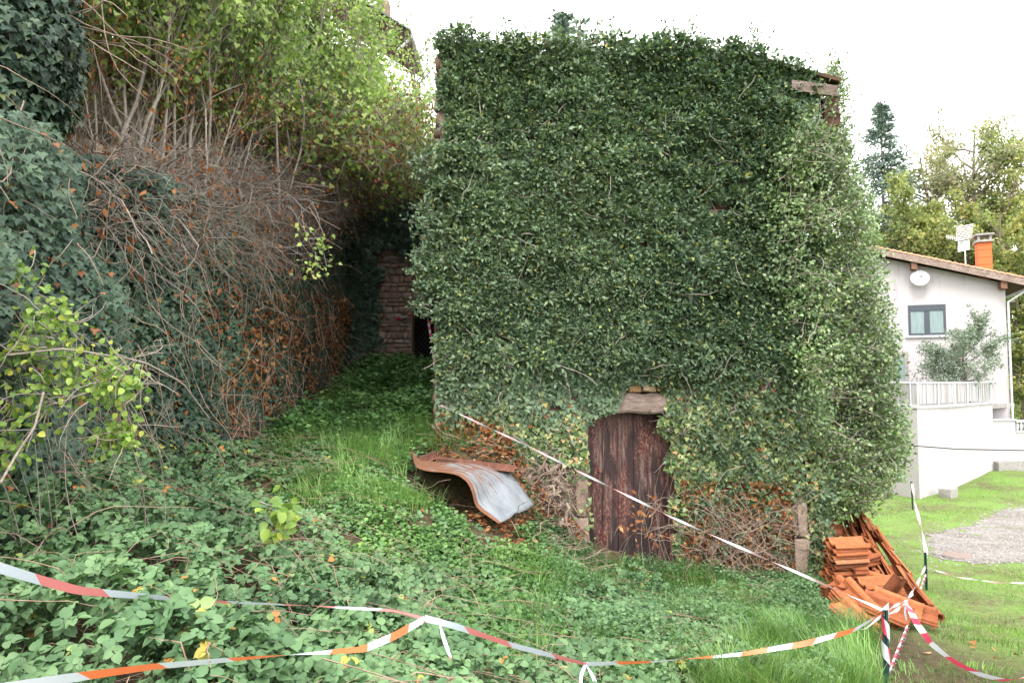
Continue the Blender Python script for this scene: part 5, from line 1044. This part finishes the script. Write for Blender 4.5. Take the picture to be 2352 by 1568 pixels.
# dish
dt, dz_ = gpz(2116, 641); sdh = empty("satellite_dish", gp(dt, dz_, .1), "round grey satellite dish mounted under the white house eave", "satellite dish")
bm = bmesh.new(); c = Vector(gp(dt, dz_, .3)); ax_ = (gn + Vector((0, 0, .25))).normalized(); u_ = ax_.orthogonal().normalized(); w_ = ax_.cross(u_); pr = None; R_ = 18.5 / F * 28.5
cen = bm.verts.new(c)
for j in range(1, 6):
    rr_ = R_ * j / 5; ring = [bm.verts.new(c + ax_ * (.25 * rr_ * rr_ / R_) + rr_ * (u_ * cos(a) + w_ * sin(a))) for a in np.linspace(0, 2 * pi, 28, endpoint=False)]
    for i in range(28):
        if pr: bm.faces.new([pr[i], ring[i], ring[(i+1) % 28], pr[(i+1) % 28]])
        else: bm.faces.new([cen, ring[i], ring[(i+1) % 28]])
    pr = ring
o = bm_obj("reflector", bm, M['dish'], sdh, smooth=True); md = o.modifiers.new("s", 'SOLIDIFY'); md.thickness = .02
bm = bmesh.new(); add_cyl(bm, c - Vector((0, 0, R_ * .9)), c + ax_ * .45 - Vector((0, 0, .08)), .014, n=6); add_cyl(bm, c + ax_ * .42 - Vector((0, 0, .1)), c + ax_ * .52 - Vector((0, 0, .04)), .035, n=8); add_cyl(bm, gp(dt, dz_, 0), c, .03, n=6); bm_obj("arm", bm, M['white'], sdh)
# aerial
at_, az_ = gpz(2232, 610); an = empty("tv_aerial", gp(at_, roofz(at_), -.5), "television aerial with comb like reflector on a pole beside the chimney", "aerial")
zt2 = gpz(2232, 545)[1]; bm = bmesh.new(); add_cyl(bm, gp(at_, roofz(at_), -.5), gp(at_, zt2, -.5), .025, n=8); add_cyl(bm, gp(at_, roofz(at_) + .3, -.5), gp(cht, roofz(at_) + .35, -.3), .015, n=6); bm_obj("pole", bm, M['aluminium'], an)
bm = bmesh.new(); cx_ = zt2
for s_, nn in ((1, 9), (-1, 7)):
    for k in range(nn):
        h_ = s_ * (.05 + k * .065); o_ = -.5 + abs(h_) * .35; wd_ = .34 if s_ > 0 else .24
        add_cyl(bm, gp(at_ - wd_ + .1 * h_, cx_ + .05 + h_ - .08, o_), gp(at_ + wd_ * .7 + .1 * h_, cx_ + .05 + h_, o_), .012, n=5)
for q_ in (-.3, .2): add_cyl(bm, gp(at_ + q_, cx_ + .6, -.28), gp(at_ + q_, cx_, -.5), .012, n=5); add_cyl(bm, gp(at_ + q_ * .7, cx_ - .4, -.35), gp(at_ + q_ * .7, cx_, -.5), .012, n=5)
bm_obj("reflector", bm, M['aluminium'], an)
bm = bmesh.new(); add_cyl(bm, gp(at_, cx_, -.5), gp(at_ - .75, cx_ + .12, .1), .015, n=6)
for k in range(9):
    f_ = .15 + k * .1; c0 = Vector(gp(at_ - .75 * f_, cx_ + .12 * f_, -.5 + .6 * f_)); add_cyl(bm, c0 - Vector((0, 0, .09)), c0 + Vector((0, 0, .09)), .01, n=5)
bm_obj("boom", bm, M['aluminium'], an)

# small roof corner high behind the shrubs
hr = empty("hill_house", P(800, 300, 22), "house up the hill whose dark tiled eave shows above the shrubs", "house")
e0 = P(942, 84, 21); e1 = P(872, 42, 21)
bm = bmesh.new(); wbox(bm, e0[0] - 4.6, e0[0] - 1.3, 21.9, 26, e0[2] - 7, e0[2] + .05); bm_obj("wall", bm, M['render'], hr)
d = (e1 - e0); bm = bmesh.new(); prism(bm, [tuple(e0), tuple(e0 + d * 3.2), tuple(e0 + d * 3.2 + np.array([0, 0, .14])), tuple(e0 + np.array([0, 0, .14]))], (0, 3.0, 0)); r1 = bm_obj("roof", bm, M['brownwood'], hr)
bm = bmesh.new()
for j in range(16):
    for c_ in range(10):
        p0 = e0 + d * 3.2 * (j / 16 - .01); p1 = e0 + d * 3.2 * ((j + 1.15) / 16); y_ = c_ * .24
        A = []; B = []
        for e in range(5):
            an_ = pi * e / 4; A.append(bm.verts.new((p0[0], p0[1] - .06 + y_ + .1 * cos(an_), p0[2] + .15 + .09 * sin(an_)))); B.append(bm.verts.new((p1[0], p1[1] - .06 + y_ + .1 * cos(an_), p1[2] + .11 + .09 * sin(an_))))
        for e in range(4): bm.faces.new([A[e], B[e], B[e+1], A[e+1]])
        bm.faces.new(A); bm.faces.new(B[::-1])
bm_obj("roof_tiles", bm, M['darktile'], hr)
bm = bmesh.new(); add_cyl(bm, e0 + [.04, 0, 0], e0 + [.04, 3, 0], .07, n=8); add_cyl(bm, e0 + [0, .1, -.02], e0 + [-.42, .3, -.3], .05, n=8);  bm_obj("gutter", bm, M['white'], hr)
cc = P(880, 30, 22.5); box("chimney", (cc[0] - .05, 22.8, cc[2] - .3), (.42, .42, 1.6), M['stone_pale'], hr)

# ---------------- trees
def tree(name, base, H, R, crown0, nleaf, leaf, mat, label, group, seed, nb=26, sq=1.0, lean=0, cat="tree", trunkr=None, gap=.42, tpl=DIAM, top=1.0):
    nleaf = int(nleaf * (1.7 if 'autumn' in name else 1))
    r = np.random.default_rng(seed); root = empty(name, base, label, cat, group); base = np.array(base, float)
    tr = wander(base[None], np.array([[lean, 0, 1.]]), np.array([H * .95]), 12, .05, .05, r); tk = trunkr or H * .014
    hs_ = r.uniform(crown0, .93, nb); idx = hs_ * 11; i0 = np.floor(idx).astype(int); st = tr[0, i0] + (tr[0, np.minimum(i0 + 1, 11)] - tr[0, i0]) * (idx - i0)[:, None]
    az = r.uniform(0, 2 * pi, nb); prof = np.sqrt(np.clip(1 - ((hs_ - (crown0 + .35 * (1 - crown0))) / (1 - crown0)) ** 2, .1, 1))
    br = wander(st, np.stack([np.cos(az), np.sin(az), r.uniform(.25, .9, nb)], -1), R * prof * r.uniform(.7, 1.15, nb), 8, .14, .05, r)
    k = 12; j = r.integers(0, nb, nb * k); b2 = wander(br[j, r.integers(2, 8, nb * k)], norm(br[j, 7] - br[j, 0]) + r.normal(size=(nb * k, 3)) * .7, R * r.uniform(.15, .45, nb * k), 6, .2, .03, r)
    tubes("trunk", tr, taper(1, 12, tk, tk * .2), M['bark'], root, sides=9); tubes("limb", [br, b2], [taper(nb, 8, tk * .35, tk * .06), taper(len(b2), 6, tk * .09, tk * .03)], M['bark'], root, sides=4)
    src = np.concatenate([br[:, 3:].reshape(-1, 3), b2[:, 1:].reshape(-1, 3), b2[:, 3:].reshape(-1, 3)]); src = src[fbm(src, R * .35, 3) > gap]
    q = src[r.integers(0, len(src), nleaf)] + r.normal(size=(nleaf, 3)) * R * .055
    leaves("crown", tpl, q, r.normal(size=(nleaf, 3)) + [0, 0, -.3], r.normal(size=(nleaf, 3)) + [0, 0, .4], r.uniform(leaf * .6, leaf * 1.3, nleaf), np.clip(fbm(q, R * .5) * .9 + r.random(nleaf) * .45 - .2, 0, 1), M[mat], root); return root
ob = P(2225, 905, 25.2); tree("olive_tree", (ob[0], 25.2, TZ - .05), 2.6, 1.4, .18, 13000, .09, 'olive', "silvery olive tree on the terrace before the white house window", None, 401, 24, tpl=LANCE, gap=.36, trunkr=.06)
TR = "autumn trees on the slope behind the white house"
for i, (u, vb, vt, Y, R, mat, lb, nl) in enumerate([
    (2150, 700, 345, 46, 2.6, 'autumn_hazed', "thin pale tree left of the aerial, standing against the sky", 3200),
    (2235, 700, 300, 48, 4.2, 'autumn_hazed', "broad half bare tree above the aerial and chimney", 7000),
    (2330, 720, 330, 44, 4.0, 'autumn', "yellowing tree at the right edge above the roof end", 9000),
    (2400, 760, 290, 50, 4.5, 'autumn', "tall yellow tree cut by the right edge of the picture", 8000),
    (2085, 700, 475, 42, 2.8, 'autumn', "low yellow green tree beside the ivy bush and the roof's left end", 7000),
    (2165, 720, 500, 41, 2.6, 'autumn', "bushy olive yellow tree rising over the middle of the roof", 6500),
    (2290, 740, 480, 40, 2.8, 'autumn', "leafy tree directly behind the orange chimney", 7500),
    (2345, 900, 600, 38, 2.6, 'autumn', "green yellow tree beyond the right gutter of the white house", 7000),
    (2030, 720, 520, 45, 2.6, 'autumn', "yellow green tree hidden partly by the ivy bush", 5000),
    (2240, 740, 520, 52, 3.4, 'autumn', "low dense tree between chimney and aerial far behind", 6500)]):
    b = P(u, vb, Y); t_ = P(u, vt, Y); g_ = bz(b[0], Y); tree("autumn_tree", (b[0], Y, g_ - .1), t_[2] - g_ + .4, R, max(.25, 1 - (t_[2] - b[2]) / (t_[2] - g_)), nl, .2, mat, lb, TR, 410 + i, 30, gap=.4)
for (u, v, Y, s) in ((2368, 930, 36, 1.6), (2400, 870, 40, 2.5)):
    b = P(u, v, Y); tree("garden_shrub", (b[0], Y, bz(b[0], Y)), b[2] - bz(b[0], Y) + s, s, .1, 3500, .14, 'autumn', "bush in the garden to the right of the white house" if s < 2 else "large bush behind the garden bush at the right edge", "bushes right of the white house", 440 + int(Y), 24, cat="bush")
def conifer(u, vb, vt, Y, R, label, seed, mat='conifer', nl=17000):
    r = np.random.default_rng(seed); b = P(u, vb, Y); t_ = P(u, vt, Y); g_ = bz(b[0], Y); H = t_[2] - g_; root = empty("conifer", (b[0], Y, g_), label, "conifer")
    tr = np.array([[(b[0], Y, g_ + H * k / 11) for k in range(12)]]); tubes("trunk", tr, taper(1, 12, .22, .02), M['bark'], root, sides=8)
    nb = 280; h = r.uniform(.2, .99, nb); az = r.uniform(0, 2 * pi, nb); L = R * (1 - h) ** .8 * r.uniform(.45, 1.15, nb) + .12
    br = wander(np.stack([b[0] + 0 * h, Y + 0 * h, g_ + H * h], -1), np.stack([np.cos(az), np.sin(az), .1 + 0 * az], -1), L, 7, .06, -.03, r); tubes("limb", br, taper(nb, 7, .03, .008), M['bark'], root)
    j = r.integers(0, nb, nl); q = br[j, np.minimum(r.integers(1, 8, nl), 6)] + r.normal(size=(nl, 3)) * (.05 + .1 * L[j, None])
    leaves("crown", LANCE, q, norm(br[j, 6] - br[j, 0]) + r.normal(size=(nl, 3)) * .5 + [0, 0, -.3], r.normal(size=(nl, 3)), r.uniform(.12, .28, nl), r.random(nl), M[mat], root)
conifer(2035, 660, 228, 44, 4.6, "tall blue green conifer against the white sky right of the ruin", 451)
conifer(1292, 300, 28, 24, 1.0, "left one of two pale treetops peeping over the ruin's roofline", 452, nl=3500)
conifer(1335, 300, 40, 26, 1.5, "right one of two treetops peeping over the ruin's roofline", 453, nl=3500)
# bare tree seen in the gap left of the ruin
b = P(975, 300, 19); tree("thin_tree", (b[0], 19, bz(b[0], 19)), P(0, 70, 19)[2] - bz(b[0], 19), 1.6, .3, 1100, .08, 'bank', "thin nearly bare tree in the gap left of the ruin's top", None, 460, 26, gap=.45)
bpy.context.view_layer.update()
print("objects", len(bpy.data.objects), "polys", sum(len(m.polygons) for m in bpy.data.meshes))
